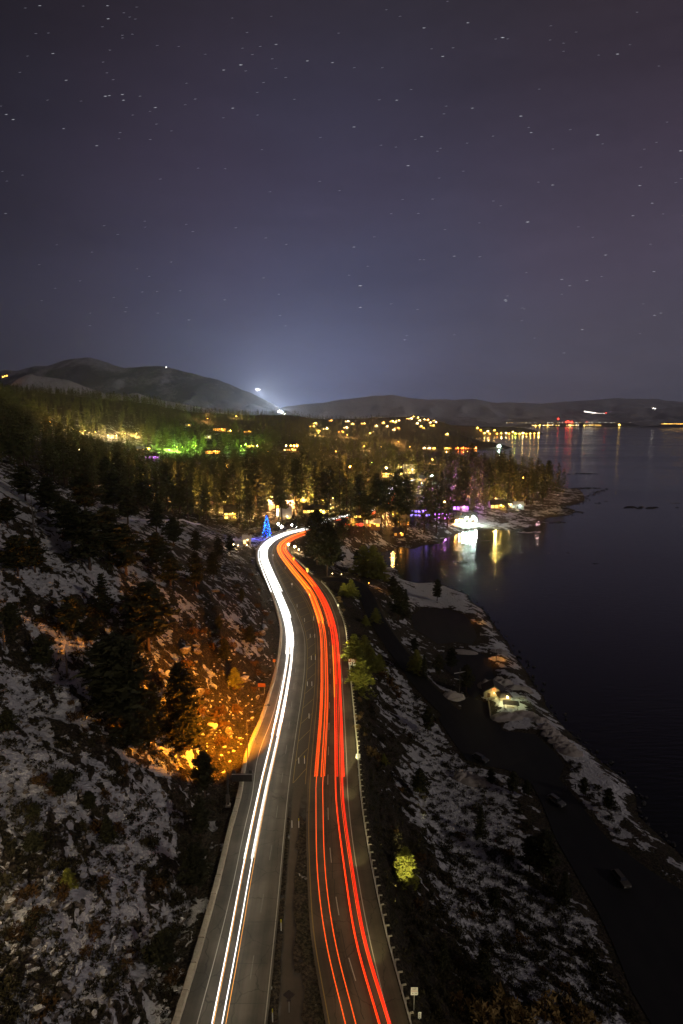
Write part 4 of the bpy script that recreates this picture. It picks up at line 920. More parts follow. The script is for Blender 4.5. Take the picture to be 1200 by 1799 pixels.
for x, y, z, a, b in zip(X, Y, Z, px, py):
    h = g.uniform(16, 32)*np.interp(y, [700, 3000, 4500], [1, .9, .55]); hp = h*1000/y
    if a < -60 or a > 1100: 
        if g.random() < .6: continue
    if not ftree_ok(a, b, b-hp, 3.2*1000/y):
        h *= .4; hp *= .4
        if not ftree_ok(a, b, b-hp, 1.6*1000/y): continue
    extra.append((x, y, z, h, a, b))
def mass(name, L, label):
    lo = [crown_np(500+i, 1.0, .155 if i % 2 else .13, nb_, nc_, nt_, s_, base=.14, kind='fir' if i % 3 else 'pine')[0] for i in range(5) for nb_, nc_, nt_, s_ in [(18, 2, 3, .062)]]
    hi = [crown_np(600+i, 1.0, .14, 34, 3, 4, .047, base=.2, kind='fir' if i % 3 else 'pine')[0] for i in range(5)]
    VV = []
    for x, y, z, h, a, b in L:
        base = (hi if y < 900 else lo)[g.integers(5)]; r_ = g.uniform(0, 6.28); c_, s_ = math.cos(r_), math.sin(r_)
        w_ = h*g.uniform(.8, 1.25)
        V = np.stack([(base[:, 0]*c_-base[:, 1]*s_)*w_+x, (base[:, 0]*s_+base[:, 1]*c_)*w_+y, base[:, 2]*h+z-.5], 1); VV.append(V)
        if y < 1500:      # stem
            t_ = h*.014; q = np.array([[t_, 0, -1], [-t_*.5, t_*.87, -1], [-t_*.5, -t_*.87, -1], [0, 0, h*.8]])+[x, y, z]
            VV.append(q[[0, 1, 3, 1, 2, 3, 2, 0, 3]])
    V = np.vstack(VV); print(name, len(L), len(V)//3)
    return tag(ob(name, me_np(name, V, np.arange(len(V)).reshape(-1, 3), [M['needles_far']])), label, kind='stuff')
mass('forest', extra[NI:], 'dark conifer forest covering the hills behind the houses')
for k_ in range(17):
    x = 398+k_*13.2+rr0.uniform(-4, 4)
    if 455 < x < 482: continue
    stand(x, rr0.uniform(893, 903), rr0.uniform(80, 106), rr0.choice(['mid_fir', 'mid_fir', 'mid_pine']), 'tall lit', group='tall trees behind the cabins')
for k_ in range(20):
    x = 792+k_*8.4+rr0.uniform(-3, 3); stand(x, rr0.uniform(866, 892), rr0.uniform(66, 92)*(1 if x < 900 else .78), rr0.choice(['mid_fir', 'mid_fir', 'mid_pine']), 'tall', group='trees along the point')
for k_ in range(17):
    x = 618+k_*10.4+rr0.uniform(-4, 4)
    if 722 < x < 740: continue
    stand(x, rr0.uniform(918, 938), rr0.uniform(76, 108)*(.8 if x < 660 else 1), rr0.choice(['mid_fir', 'mid_pine']), 'tall dark', group='trees above the cove')
auto_label(trees, 'pine')
# bare snags
for x, y, h, lb in [(60, 943, 72, 'tall bare trunk standing in the snow near the left edge'), (118, 1190, 50, 'short bare snag with stub branches in the open snow'), (8, 1140, 45, 'bare dark snag at the left edge')]:
    p = hit(x, y); H = h/1000*p[1]*1.05; t = empty('dead_tree', p, random.random()*6, lb, 'dead tree'); mb = MB(); mb.tube([(0, 0, -.5), (.1, 0, H*.5), (0, .15, H)], [.3, .2, .06], 7); mb.build('trunk', M['dead_wood'], t)
    for k_ in range(9):
        z = H*(.3+.07*k_); a = k_*2.4; l_ = .9+.4*(k_ % 3); mb = MB(); mb.tube([(0, 0, z), (math.cos(a)*l_, math.sin(a)*l_, z+.25)], [.06, .02], 4); mb.build('branch', M['dead_wood'], t)
# ------------------------------------------------------------------ rocks and brush
def rock_mesh(seed, n=10, h=7):
    g_ = np.random.default_rng(seed); mb = MB(); mb.ball((0, 0, 0), 1.0, n)
    V = np.array(mb.v); c_ = g_.normal(0, 1, (7, 3)); c_ /= np.linalg.norm(c_, axis=1)[:, None]
    f = np.ones(len(V))
    for k_ in c_: d = V@k_; f = np.where(d > .62, f*(.62/np.maximum(d, .62))**.8, f)
    V = V*f[:, None]*np.array([1.15, .85, .62])*(1+g_.normal(0, .035, len(V)))[:, None]; mb.v = [tuple(v) for v in V]
    return mb
rk = [rock_mesh(i) for i in range(7)]; rkm = [r__.mesh('rock', M['rock'], False) for r__ in rk]
def bush_np(seed, n, s): 
    g_ = np.random.default_rng(seed); d = g_.normal(0, 1, (n, 3)); d /= np.linalg.norm(d, axis=1)[:, None]; d[:, 2] = np.abs(d[:, 2])*.75
    P = d*(.55+.45*g_.random((n, 1)))*(1+.3*np.sin(3*np.arctan2(d[:, 1], d[:, 0])+seed))[:, None]
    O = g_.normal(0, 1, (n, 3, 3))*s; O[:, 0] += d*s*1.6
    return (P[:, None]+O).reshape(-1, 3)
bsh = {k_: [me_np('foliage', bush_np(i+j*10, 260, .11), np.arange(780).reshape(-1, 3), [M[k_]]) for i in range(3)] for j, k_ in enumerate(('brush_olive', 'brush_rust', 'brush_tan'))}
stemb = MB()
for k_ in range(7): a = k_*.9; stemb.tube([(0, 0, -.3), (math.cos(a)*.5, math.sin(a)*.5, .55)], [.05, .015], 4)
stemm = stemb.mesh('stems', M['bark'])
rocks = []; bushes = []
def add_rock(p, s, desc='grey'):
    o = ob('boulder', random.choice(rkm), None, (p[0], p[1], p[2]+s*.12)); o.scale = (s*random.uniform(.8, 1.3), s*random.uniform(.8, 1.2), s*random.uniform(.7, 1.2)); o.rotation_euler = (random.uniform(-.3, .3), random.uniform(-.3, .3), random.uniform(0, 6.28))
    tag(o, 'x', 'boulder', None); rocks.append((o, desc, p))
def add_bush(p, s, kind, desc, label=None, sz=1.0):
    t = empty('shrub', p, random.uniform(0, 6.28), label or 'x', 'shrub'); t.scale = (s, s, s*sz); ob('stems', stemm, t); ob('foliage', random.choice(bsh[kind]), t)
    if not label: bushes.append((t, desc, p))
rr = random.Random(21)
def scatter(poly, n, fn, n2=None):
    P = np.array(poly, float); c_ = 0; tries = 0
    while c_ < n and tries < n*20:
        tries += 1; x = rr.uniform(P[:, 0].min(), P[:, 0].max()); y = rr.uniform(P[:, 1].min(), P[:, 1].max())
        if inside(P, np.array([x]), np.array([y]))[0]: fn(hit(x, y)); c_ += 1
scatter([(0,1560),(120,1500),(330,1600),(290,1799),(0,1799)], 55, lambda p: add_rock(p, rr.uniform(.35, .95), rr.choice(['snow-capped', 'rounded grey', 'angular grey'])))
scatter([(0,1560),(120,1480),(340,1560),(300,1760),(0,1799)], 26, lambda p: add_bush(p, rr.uniform(.7, 1.8), rr.choice(['brush_rust', 'brush_olive']), 'dark scrubby'))
scatter([(0,1150),(180,1150),(250,1350),(340,1500),(320,1600),(0,1560)], 40, lambda p: add_bush(p, rr.uniform(.8, 1.8), rr.choice(['brush_rust', 'brush_olive', 'brush_olive']), 'low dark'))
scatter([(0,900),(150,900),(280,1040),(260,1150),(0,1180)], 26, lambda p: add_bush(p, rr.uniform(1.0, 2.2), 'brush_olive', 'low dark'))
scatter([(300,1060),(440,1040),(480,1140),(450,1260),(400,1340),(330,1290),(310,1180)], 24, lambda p: add_rock(p, rr.uniform(.6, 1.9), rr.choice(['orange-lit', 'orange-lit angular'])))
scatter([(310,1080),(450,1060),(470,1140),(440,1240),(390,1330),(340,1290)], 26, lambda p: add_bush(p, rr.uniform(1.0, 2.0), 'brush_rust', 'rust-brown'))
scatter([(350,960),(450,975),(480,1060),(480,1110),(420,1060),(330,1040)], 22, lambda p: add_rock(p, rr.uniform(.6, 1.5), 'dim grey'))
scatter([(350,960),(450,975),(480,1060),(480,1110),(420,1060),(330,1040)], 14, lambda p: add_bush(p, rr.uniform(.9, 1.8), 'brush_rust', 'brown'))
scatter([(650,1300),(760,1290),(960,1500),(1090,1760),(760,1780),(680,1560)], 60, lambda p: add_bush(p, rr.uniform(.5, 1.4), rr.choice(['brush_olive', 'brush_olive', 'brush_rust']), rr.choice(['low dark', 'small dark', 'spreading dark'])))
scatter([(640,1180),(740,1200),(780,1290),(700,1320),(640,1300)], 16, lambda p: add_bush(p, rr.uniform(.7, 1.5), 'brush_olive', 'dark'))
scatter([(1000,1330),(1090,1380),(1190,1510),(1090,1470),(1000,1350)], 12, lambda p: add_bush(p, rr.uniform(.6, 1.2), 'brush_olive', 'dark'))
for x, y, s, k_, lb in [(845,1790,2.2,'brush_tan','dry bush tinted lamplit tan, left one of the bottom group'),(880,1775,2.4,'brush_tan','tall dry bush tinted lamplit tan in the bottom group'),(915,1792,2.0,'brush_tan','dry bush tinted lamplit gold at the bottom edge, centre of the group'),(960,1780,2.3,'brush_tan','broad golden bush right of centre at the bottom'),(1005,1788,2.2,'brush_tan','golden bush, right one of the bottom group'),(1035,1797,1.6,'brush_tan','small golden bush ending the bottom group'),(800,1765,1.5,'brush_rust','dull brown bush left of the golden ones'),
    (673,1190,2.0,'brush_rust','rust-orange bush below the yellow-green pines'),(684,1200,1.9,'brush_rust','second rust-orange bush trailing down from the pines'),(693,1212,1.8,'brush_rust','third rust-orange bush trailing down from the pines'),(700,1222,1.4,'brush_rust','last rust-orange bush of the trailing row'),(648,1325,1.8,'brush_tan','tan bush outside the guardrail above the pale sign'),(662,1332,1.3,'brush_tan','small tan bush next to the tiny yellow pine'),(627,1280,1.0,'brush_tan','small orange tuft outside the guardrail'),(628,1262,1.0,'brush_tan','upper orange tuft outside the guardrail')]:
    add_bush(hit(x, y), s, k_, '', lb, 1.2)
# brush pushing through the guardrail
for i, (p, a) in enumerate(place_along(offset(GR, 1.6), 2.6, 95, 300)):
    pxx, pyy = proj(*p)
    if pyy < 1030 or len(bushes) > 285 or 1540 < pyy < 1720: continue
    if rr.random() < .72: add_bush((p[0]+rr.uniform(0, 1.2), p[1], ground(p[0]+.6, p[1])), rr.uniform(.5, 1.15), 'brush_tan' if rr.random() < .35 else 'brush_olive', 'roadside')
auto_label(rocks, 'boulder'); auto_label(bushes, 'shrub')
# small stuff nobody could count
def litter(name, n, poly, base, s0, s1, m_, label, seed):
    g_ = np.random.default_rng(seed); P = np.array(poly, float); VV = []
    px = g_.uniform(P[:, 0].min(), P[:, 0].max(), n*3); py = g_.uniform(P[:, 1].min(), P[:, 1].max(), n*3); k_ = inside(P, px, py); px, py = px[k_][:n], py[k_][:n]
    for lv in (-4,):
        pass
    # sight lines met with the ground by marching
    a = (px-CX)/FPX; u = (CY-py)/FPX; b = cp+u*sp; c_ = -sp+u*cp
    D = np.full(len(px), 50.0); done = np.zeros(len(px), bool); lo = D.copy()
    for it in range(150):
        t_ = D/b; z, s, n1 = terrain(a*t_, D); gap = CAMH+c_*t_-z
        D = np.where(gap > 0, D+np.maximum(gap*.45, .15), D+gap*.3)
    t_ = D/b; X = a*t_; z, s, n1 = terrain(X, D)
    ok = np.abs(CAMH+c_*t_-z) < 2
    dh, _ = pdist(np.vstack([HWY, HWY[:1]]), X, D); ok &= (dh > 2) & ~inside(HWY, X, D)
    da, _ = pdist(ACC, X, D); ok &= da > 4.2
    for Q in PARK: ok &= ~inside(Q, X, D)
    for x, y, zz in zip(X[ok], D[ok], z[ok]):
        B = base[g_.integers(len(base))]; r_ = g_.uniform(0, 6.28); cc_, ss_ = math.cos(r_), math.sin(r_); s_ = g_.uniform(s0, s1)
        VV.append(np.stack([(B[:, 0]*cc_-B[:, 1]*ss_)*s_+x, (B[:, 0]*ss_+B[:, 1]*cc_)*s_+y, B[:, 2]*s_+zz], 1))
    V = np.vstack(VV); print(name, len(VV), len(V)//3)
    return tag(ob(name, me_np(name, V, np.arange(len(V)).reshape(-1, 3), [m_])), label, kind='stuff')
def tris(mb):
    out = []
    for f in mb.f:
        for k_ in range(1, len(f)-1): out += [mb.v[f[0]], mb.v[f[k_]], mb.v[f[k_+1]]]
    return np.array(out)
rsm = [tris(rock_mesh(50+i, 6)) for i in range(4)]; bsm = [bush_np(80+i, 40, .20) for i in range(4)]
LEFT = [(0,880),(140,880),(330,950),(440,965),(480,1080),(480,1180),(440,1280),(380,1380),(345,1560),(290,1799),(-60,1799),(-60,880)]
RIGHT = [(620,1060),(660,1120),(740,1230),(780,1300),(900,1390),(960,1500),(1060,1680),(1130,1799),(730,1799),(650,1480),(640,1300)]
litter('loose_rocks', 1500, LEFT, rsm, .2, .75, M['rock'], 'small stones and rubble over the left slope', 1)
litter('low_brush', 1300, LEFT, bsm, .35, .9, M['brush_olive'], 'low dark brush poking through the snow on the left slope', 2)
litter('low_brush', 2200, RIGHT, bsm, .3, .8, M['brush_olive'], 'low dark brush poking through the snow on the right slope', 3)
litter('loose_rocks', 160, [(330,1030),(440,1030),(480,1140),(440,1280),(400,1360),(330,1280)], rsm, .25, .8, M['rock'], 'broken rocks on the orange-lit face', 4)
# riprap along the water
def riprap():
    VV = []; g_ = np.random.default_rng(9); L = np.c_[SHd, np.full(len(SHd), -20.0)]; d = arclen(L)
    _, yy = proj(L[:, 0], L[:, 1], L[:, 2]); dm = d[np.where(L[:, 1] > 1100)[0][0]]
    s = 0
    while s < dm:
        p = along(L, s); D = math.hypot(p[0], p[1]); s += .35+D*.0022
        if D > 330 and not (640 < p[1] < 1100) and g_.random() < .75: continue
        B = rsm[g_.integers(4)]; k_ = g_.uniform(.25, .8)*(1+D*.0011); r_ = g_.uniform(0, 6.28); cc_, ss_ = math.cos(r_), math.sin(r_); x = p[0]+g_.normal(-.6, 1.3+D*.002); y = p[1]+g_.normal(-.3, 1.1)
        VV.append(np.stack([(B[:, 0]*cc_-B[:, 1]*ss_)*k_+x, (B[:, 0]*ss_+B[:, 1]*cc_)*k_+y, B[:, 2]*k_-20+g_.uniform(-.1, .35)], 1))
    V = np.vstack(VV); print('riprap', len(VV)); tag(ob('shore_rocks', me_np('shore_rocks', V, np.arange(len(V)).reshape(-1, 3), [M['dark_rock']])), 'dark broken rocks along the waterline', kind='stuff')
riprap()
# narrow unseen spots added to brighten a few roadside things in place of headlamps
def aim(src, dst, power, ang, col=(1, .90, .42)):
    lamp(tl, (src[0]-tl.location.x, src[1]-tl.location.y, src[2]-tl.location.z), col, power, .2, rad(ang), tuple(np.array(dst)-np.array(src)), .5)
pt = tR.location; aim((at(690,1840)[0], at(690,1840)[1], 6.5), (pt.x, pt.y, pt.z+2.8), 230000, 7)
q = at(632, 1175, -2); aim((at(600,1420)[0], at(600,1420)[1], 2.4), (q[0], q[1], 0), 90000, 20)
q = at(617, 1030, 0); aim((at(590,1180)[0], at(590,1180)[1], 1.6), (q[0]+2, q[1], -1), 90000, 16)
q = at(575, 985, 3); aim((at(565,1120)[0], at(565,1120)[1], 2.6), q, 70000, 26)
q = at(520, 960, 6); aim((at(548,1060)[0], at(548,1060)[1], 2.6), q, 60000, 30, (1, .85, .6))
# ------------------------------------------------------------------ mountains
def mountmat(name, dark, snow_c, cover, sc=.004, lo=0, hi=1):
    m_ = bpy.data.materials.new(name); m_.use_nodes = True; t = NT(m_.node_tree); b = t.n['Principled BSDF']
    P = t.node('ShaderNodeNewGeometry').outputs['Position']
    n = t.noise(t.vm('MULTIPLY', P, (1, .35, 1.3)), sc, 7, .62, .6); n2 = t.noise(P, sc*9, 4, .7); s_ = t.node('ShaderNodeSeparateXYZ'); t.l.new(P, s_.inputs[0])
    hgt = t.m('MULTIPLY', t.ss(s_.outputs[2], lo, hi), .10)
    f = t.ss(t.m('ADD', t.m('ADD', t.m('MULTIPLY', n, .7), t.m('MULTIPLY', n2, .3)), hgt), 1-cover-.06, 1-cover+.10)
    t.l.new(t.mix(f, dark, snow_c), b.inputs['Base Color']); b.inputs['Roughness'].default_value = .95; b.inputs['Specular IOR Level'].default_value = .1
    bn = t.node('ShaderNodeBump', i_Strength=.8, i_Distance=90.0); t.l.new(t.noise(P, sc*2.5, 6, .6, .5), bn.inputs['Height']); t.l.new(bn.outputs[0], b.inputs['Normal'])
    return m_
def ridge(name, prof, D, depth, m_, amp, seed, foot=-25, label=None, nx=260, ny=44):
    px = np.array([p[0] for p in prof], float); py = np.array([p[1] for p in prof], float)
    xs = np.linspace(px[0], px[-1], nx); ys = np.interp(xs, px, py); V = []
    top = []
    for x, y in zip(xs, ys): a = atD(x, y, D); top.append(a)
    top = np.array(top); tj = fbm(top[:, 0]*.0022+seed, np.full(nx, seed*1.7), 5)-.5; top[:, 2] += tj*amp*.35
    rows = []
    for j in range(ny+5):
        t_ = (j-4)/ny
        if t_ >= 0: Y = D-depth*t_; f = (1-t_)**1.25
        else: Y = D-depth*t_*1.5; f = 1+t_*2.2
        X = top[:, 0]*(1-.12*max(t_, 0)); base = foot+(top[:, 2]-foot)*f
        rg = np.abs(fbm(X*.0011+seed+t_*.6, np.full(nx, t_*2.2+seed), 4)-.5)*2
        Z = base-(rg-.25)*amp*math.sin(math.pi*min(1, max(0, t_)*1.1+.02))*1.3+(fbm(X*.004, np.full(nx, Y*.004), 4)-.5)*amp*.35*min(1, abs(t_)*5)
        rows.append(np.stack([X, np.full(nx, Y), np.maximum(Z, foot-5)], 1))
    V = np.concatenate(rows); n = nx; i = np.arange(ny+4)[:, None]*n+np.arange(n-1)[None, :]
    F = np.stack([i, i+n, i+n+1, i+1], -1).reshape(-1, 4)
    return tag(ob(name, me_np(name, V, F, [m_], smooth_=True)), label, kind='structure')
DK = (.018, .018, .020); SNW = (.52, .50, .54)
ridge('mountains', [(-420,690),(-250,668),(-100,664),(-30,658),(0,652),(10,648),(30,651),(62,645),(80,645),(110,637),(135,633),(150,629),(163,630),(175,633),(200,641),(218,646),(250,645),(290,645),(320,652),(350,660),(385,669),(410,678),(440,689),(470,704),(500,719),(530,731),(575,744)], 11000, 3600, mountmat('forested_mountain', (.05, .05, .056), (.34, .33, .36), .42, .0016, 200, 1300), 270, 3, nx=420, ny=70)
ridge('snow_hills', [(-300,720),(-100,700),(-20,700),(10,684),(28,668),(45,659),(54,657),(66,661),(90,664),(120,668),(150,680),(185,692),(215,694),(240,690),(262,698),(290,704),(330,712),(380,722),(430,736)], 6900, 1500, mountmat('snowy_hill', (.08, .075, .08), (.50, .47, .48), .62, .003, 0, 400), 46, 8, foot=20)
ridge('mountains', [(380,748),(440,735),(500,714),(540,710),(575,707),(600,702),(630,699),(660,695),(690,694),(720,699),(760,702),(800,702),(830,702),(870,707),(900,707),(950,709),(1000,706),(1030,703),(1070,701),(1130,700),(1165,702),(1200,707),(1260,700),(1400,695),(1600,712)], 21000, 5200, mountmat('far_range', (.30, .30, .34), (.70, .70, .74), .58, .0009, 200, 1200), 260, 12, foot=-20)  # both colours of this range are lightened to include distant haze
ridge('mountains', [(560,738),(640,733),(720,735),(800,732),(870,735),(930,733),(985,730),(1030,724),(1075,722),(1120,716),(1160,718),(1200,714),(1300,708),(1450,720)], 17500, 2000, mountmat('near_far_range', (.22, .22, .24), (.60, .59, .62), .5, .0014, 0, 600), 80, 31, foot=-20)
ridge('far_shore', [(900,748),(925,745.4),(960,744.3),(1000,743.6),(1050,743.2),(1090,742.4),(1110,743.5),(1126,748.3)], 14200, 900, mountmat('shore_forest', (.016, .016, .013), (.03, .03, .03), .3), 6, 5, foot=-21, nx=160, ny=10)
ridge('far_shore', [(1150,748),(1170,744.6),(1200,743.2),(1300,742.6),(1500,743)], 12500, 700, mountmat('shore_forest_b', (.016, .016, .013), (.03, .03, .03), .3), 6, 6, foot=-21, nx=120, ny=10)
# ------------------------------------------------------------------ the night's lights
OR = (1.0, .42, .06); WM = (1.0, .68, .30); WH = (1.0, .93, .80); YL_ = (1.0, .62, .12); GN = (.45, 1.0, .10); PU = (.55, .18, 1.0); RD = (1.0, .04, .02); BL = (.03, .09, 1.0); CW = (.74, 1.0, .90)
EM = {}
def em(col, s):
    k_ = (col, s)
    if k_ not in EM: EM[k_] = emis('glow', col, s)
    return EM[k_]
def street_lamp(px, pyl, pyb, col, power, label, size=1.0, s=60, name='street_lamp', cat='street lamp', group=None, arm=0.6):
    p = hit(px, pyb); h = (CAMH+ray(px, pyl)[2]*(p[1]/ray(px, pyl)[1]))-p[2]; h = max(h, 1.2)
    t = empty(name, p, 0, label, cat, group); m1 = MB(); m1.tube([(0, 0, -1), (0, 0, h)], .12+.00012*p[1], 6); m1.build('post', M['dark_metal'], t)
    r_ = size*max(.22, p[1]*.00105)
    m1 = MB(); m1.ball((0, -arm, h), r_, 8); m1.build('globe', em(col, s), t, sm=True)
    m1 = MB(); m1.tube([(0, 0, h+r_), (0, -arm, h+r_*1.05)], r_*.35, 6); m1.build('arm', M['dark_metal'], t)
    if power: lamp(t, (0, -arm-r_*1.6, h-.2), col, power, .3)
    return t
street_lamp(615, 820, 838, OR, 52000, 'brightest orange street lamp, in the forest above the highway', 1.7, 80)
street_lamp(634, 823, 840, OR, 22000, 'smaller orange street lamp just right of the brightest one', 1.1)
street_lamp(679, 822, 836, WM, 30000, 'bright warm lamp left of the golden-lit lodge', 1.8, 90)
street_lamp(780, 882, 905, OR, 16000, 'orange street lamp behind the waterfront, above the purple lights', 1.6, 80)
street_lamp(867, 843, 872, OR, 5000, 'small orange lamp in the peninsula trees', .9); street_lamp(918, 839, 868, OR, 5000, 'small orange lamp near the end of the peninsula', .9)
street_lamp(262, 788, 803, OR, 14000, 'single orange lamp above the purple-lit house', 1.2)
street_lamp(503, 783, 793, WM, 5000, 'leftmost of four lamps in a row in front of the dark ridge', 1.0); street_lamp(511, 783, 793, OR, 5000, 'second of four lamps in a row in front of the dark ridge', 1.2); street_lamp(517, 783, 793, OR, 16000, 'third of four lamps in a row in front of the dark ridge', 1.2); street_lamp(522, 783, 793, OR, 26000, 'rightmost and brightest of four lamps in a row', 1.7, 80)
street_lamp(432, 781, 790, GN, 16000, 'green-yellow floodlight beside the bright green tree', 1.0); street_lamp(452, 783, 791, YL_, 12000, 'yellow lamp right of the bright green tree', 1.0)
street_lamp(758, 836, 848, CW, 9000, 'cold white lamp where the far highway tops the rise', 2.2, 90)
street_lamp(489, 920, 936, WH, 1400, 'white globe lamp on a post beside the blue-lit Christmas tree', 1.5, 40); street_lamp(495, 925, 934, WH, 1200, 'larger white lamp right of the post lamp beside the Christmas tree', 2.2, 40)
street_lamp(513, 922, 932, WH, 500, 'white lamp by the parked cars right of the cabin', 1.4, 40); street_lamp(521, 926, 932, WH, 300, 'small white lamp right of the cabin drive', 1.0, 40)
street_lamp(507, 956, 962, WM, 900, 'warm round lamp at the inside edge of the S-bend', 1.8, 40); street_lamp(518, 960, 967, WM, 1400, 'warm lamp on the snow bank inside the S-bend', 2.0, 40); street_lamp(525, 965, 970, WM, 600, 'low lamp on the snow bank right of the S-bend', .9, 40)
street_lamp(665, 814, 824, GN, 9000, 'green-yellow lamp above and left of the golden-lit lodge', .8); street_lamp(653, 812, 824, GN, 4000, 'small green lamp left of the other green one', .6)
street_lamp(411, 956, 966, WM, 200, 'small amber lamp left end of the row by the shed', .8, 30); street_lamp(419, 958, 965, WM, 200, 'small amber lamp in the middle of the row by the shed', .7, 30); street_lamp(434, 957, 965, WM, 200, 'small amber lamp right end of the row by the shed', .7, 30)
# floodlights among the trees
def flood(px, pyb, col, power, label, up=3.0, off=0, s=30, size=.5):
    if px < 245 and pyb < 770: power *= .55; up = 4.0
    lc = col if col in (GN, PU) else tuple(c_*.85+w_*.15 for c_, w_ in zip(col, (.95, .95, .55)))
    p = hit(px, pyb); t = empty('floodlight', p, 0, label, 'floodlight'); m1 = MB(); m1.tube([(0, 0, -.5), (0, 0, up)], .1, 6); m1.build('post', M['dark_metal'], t)
    r_ = size*p[1]*.0009; m1 = MB(); m1.ball((0, 0, up), r_, 8); m1.build('lens', em(col, s), t)
    lamp(t, (0, -6.0, up+2.0), lc, power, .8)
FL = [(303,790,GN,42000,'green floodlight, left one at the foot of the green-lit trees'),(311,792,GN,42000,'green floodlight, second at the foot of the green-lit trees'),(321,792,GN,48000,'green floodlight, third at the foot of the green-lit trees'),(344,790,GN,26000,'pale green floodlight right of the green-lit trees'),(424,790,GN,40000,'floodlight that turns one tree bright green'),(452,792,GN,14000,'floodlight at the foot of the yellow-green tree'),
    (88,745,OR,26000,'orange floodlight, leftmost on the dark hillside'),(108,752,YL_,34000,'second yellow floodlight on the dark hillside'),(128,757,YL_,40000,'third yellow floodlight on the dark hillside'),(150,760,YL_,40000,'fourth yellow floodlight on the dark hillside'),(168,763,YL_,34000,'fifth yellow floodlight on the dark hillside'),(190,768,WM,60000,'pale yellow floodlight over the snow patch on the hillside'),(205,768,WM,60000,'brightest pale floodlight on the dark hillside'),(220,765,YL_,40000,'yellow floodlight right of the brightest on the hillside'),(240,765,YL_,46000,'rightmost yellow floodlight on the dark hillside'),
    (203,815,WM,4000,'lone floodlight low among the left forest'),(140,800,WM,2500,'dim floodlight in the far left forest'),
    (250,870,OR,9000,'amber floodlight under the tall left forest'),(290,872,OR,20000,'second amber floodlight under the tall left forest'),(330,880,YL_,24000,'yellow floodlight behind the cable posts'),(365,885,OR,20000,'amber floodlight right of the cable posts'),(410,898,YL_,26000,'yellow floodlight behind the golden cabin'),(445,905,OR,16000,'amber floodlight behind the blue-lit tree'),
    (480,892,(1.0,.55,.22),26000,'amber floodlight behind the steep-roofed cabin'),(510,894,(1.0,.34,.10),28000,'red-amber floodlight lighting the bare trunks'),(535,898,OR,28000,'amber floodlight behind the yellow building'),(560,890,YL_,26000,'yellow floodlight above the yellow building'),(585,890,YL_,20000,'yellow floodlight left of the far highway'),
    (620,935,OR,3000,'amber floodlight under the grove by the highway'),(650,925,OR,3500,'amber floodlight below the far highway'),(690,920,OR,4000,'amber floodlight in the dark trees over the beach'),(640,870,OR,24000,'amber floodlight left of the snowy gap'),(610,850,OR,36000,'deep orange floodlight under the brightest lamp'),(590,835,OR,26000,'orange floodlight left of the brightest lamp'),
    (720,840,YL_,20000,'yellow floodlight by the white house'),(705,830,YL_,26000,'floodlight turning one tree golden'),(740,860,WM,9000,'dim floodlight behind the snowy gap'),(775,860,PU,12000,'violet floodlight in the peninsula trees'),(806,880,PU,26000,'violet floodlight up the purple-lit tree'),
    (830,870,OR,12000,'amber floodlight in the middle peninsula'),(850,855,OR,26000,'amber floodlight in the pale peninsula trees'),(870,888,YL_,9000,'yellow floodlight by the shore house'),(890,880,OR,8000,'amber floodlight right of the shore house'),(900,850,OR,16000,'amber floodlight behind the last peninsula trees'),(930,860,OR,9000,'amber floodlight near the tip of the point'),(945,862,(1.0,.5,.5),5000,'pinkish floodlight at the tip of the point'),
    (800,828,OR,30000,'orange floodlight on the back of the peninsula'),(760,815,OR,16000,'orange floodlight near the far side of the peninsula'),(640,790,OR,30000,'orange floodlight in the middle forest'),(670,790,YL_,24000,'yellow floodlight in the middle forest'),(590,800,OR,16000,'dim orange floodlight in the middle forest'),(700,780,OR,40000,'orange floodlight under the lit hill'),(720,790,OR,40000,'second orange floodlight under the lit hill'),
    (560,765,YL_,60000,'yellow floodlight on the far plain'),(610,768,OR,60000,'orange floodlight on the far plain'),(650,765,YL_,60000,'second yellow floodlight on the far plain'),(365,740,OR,30000,'orange floodlight left of the orange lodge'),(415,735,YL_,40000,'yellow floodlight on the dark ridge'),(470,800,OR,9000,'dim floodlight low in the middle forest'),(400,830,OR,9000,'dim amber floodlight in the left middle forest')]
for i_, (x, y, c_, pw_, lb) in enumerate(FL): flood(x, y, c_, pw_*[6.4, 2.4, 4.2][i_ % 3], lb, up=8.0)
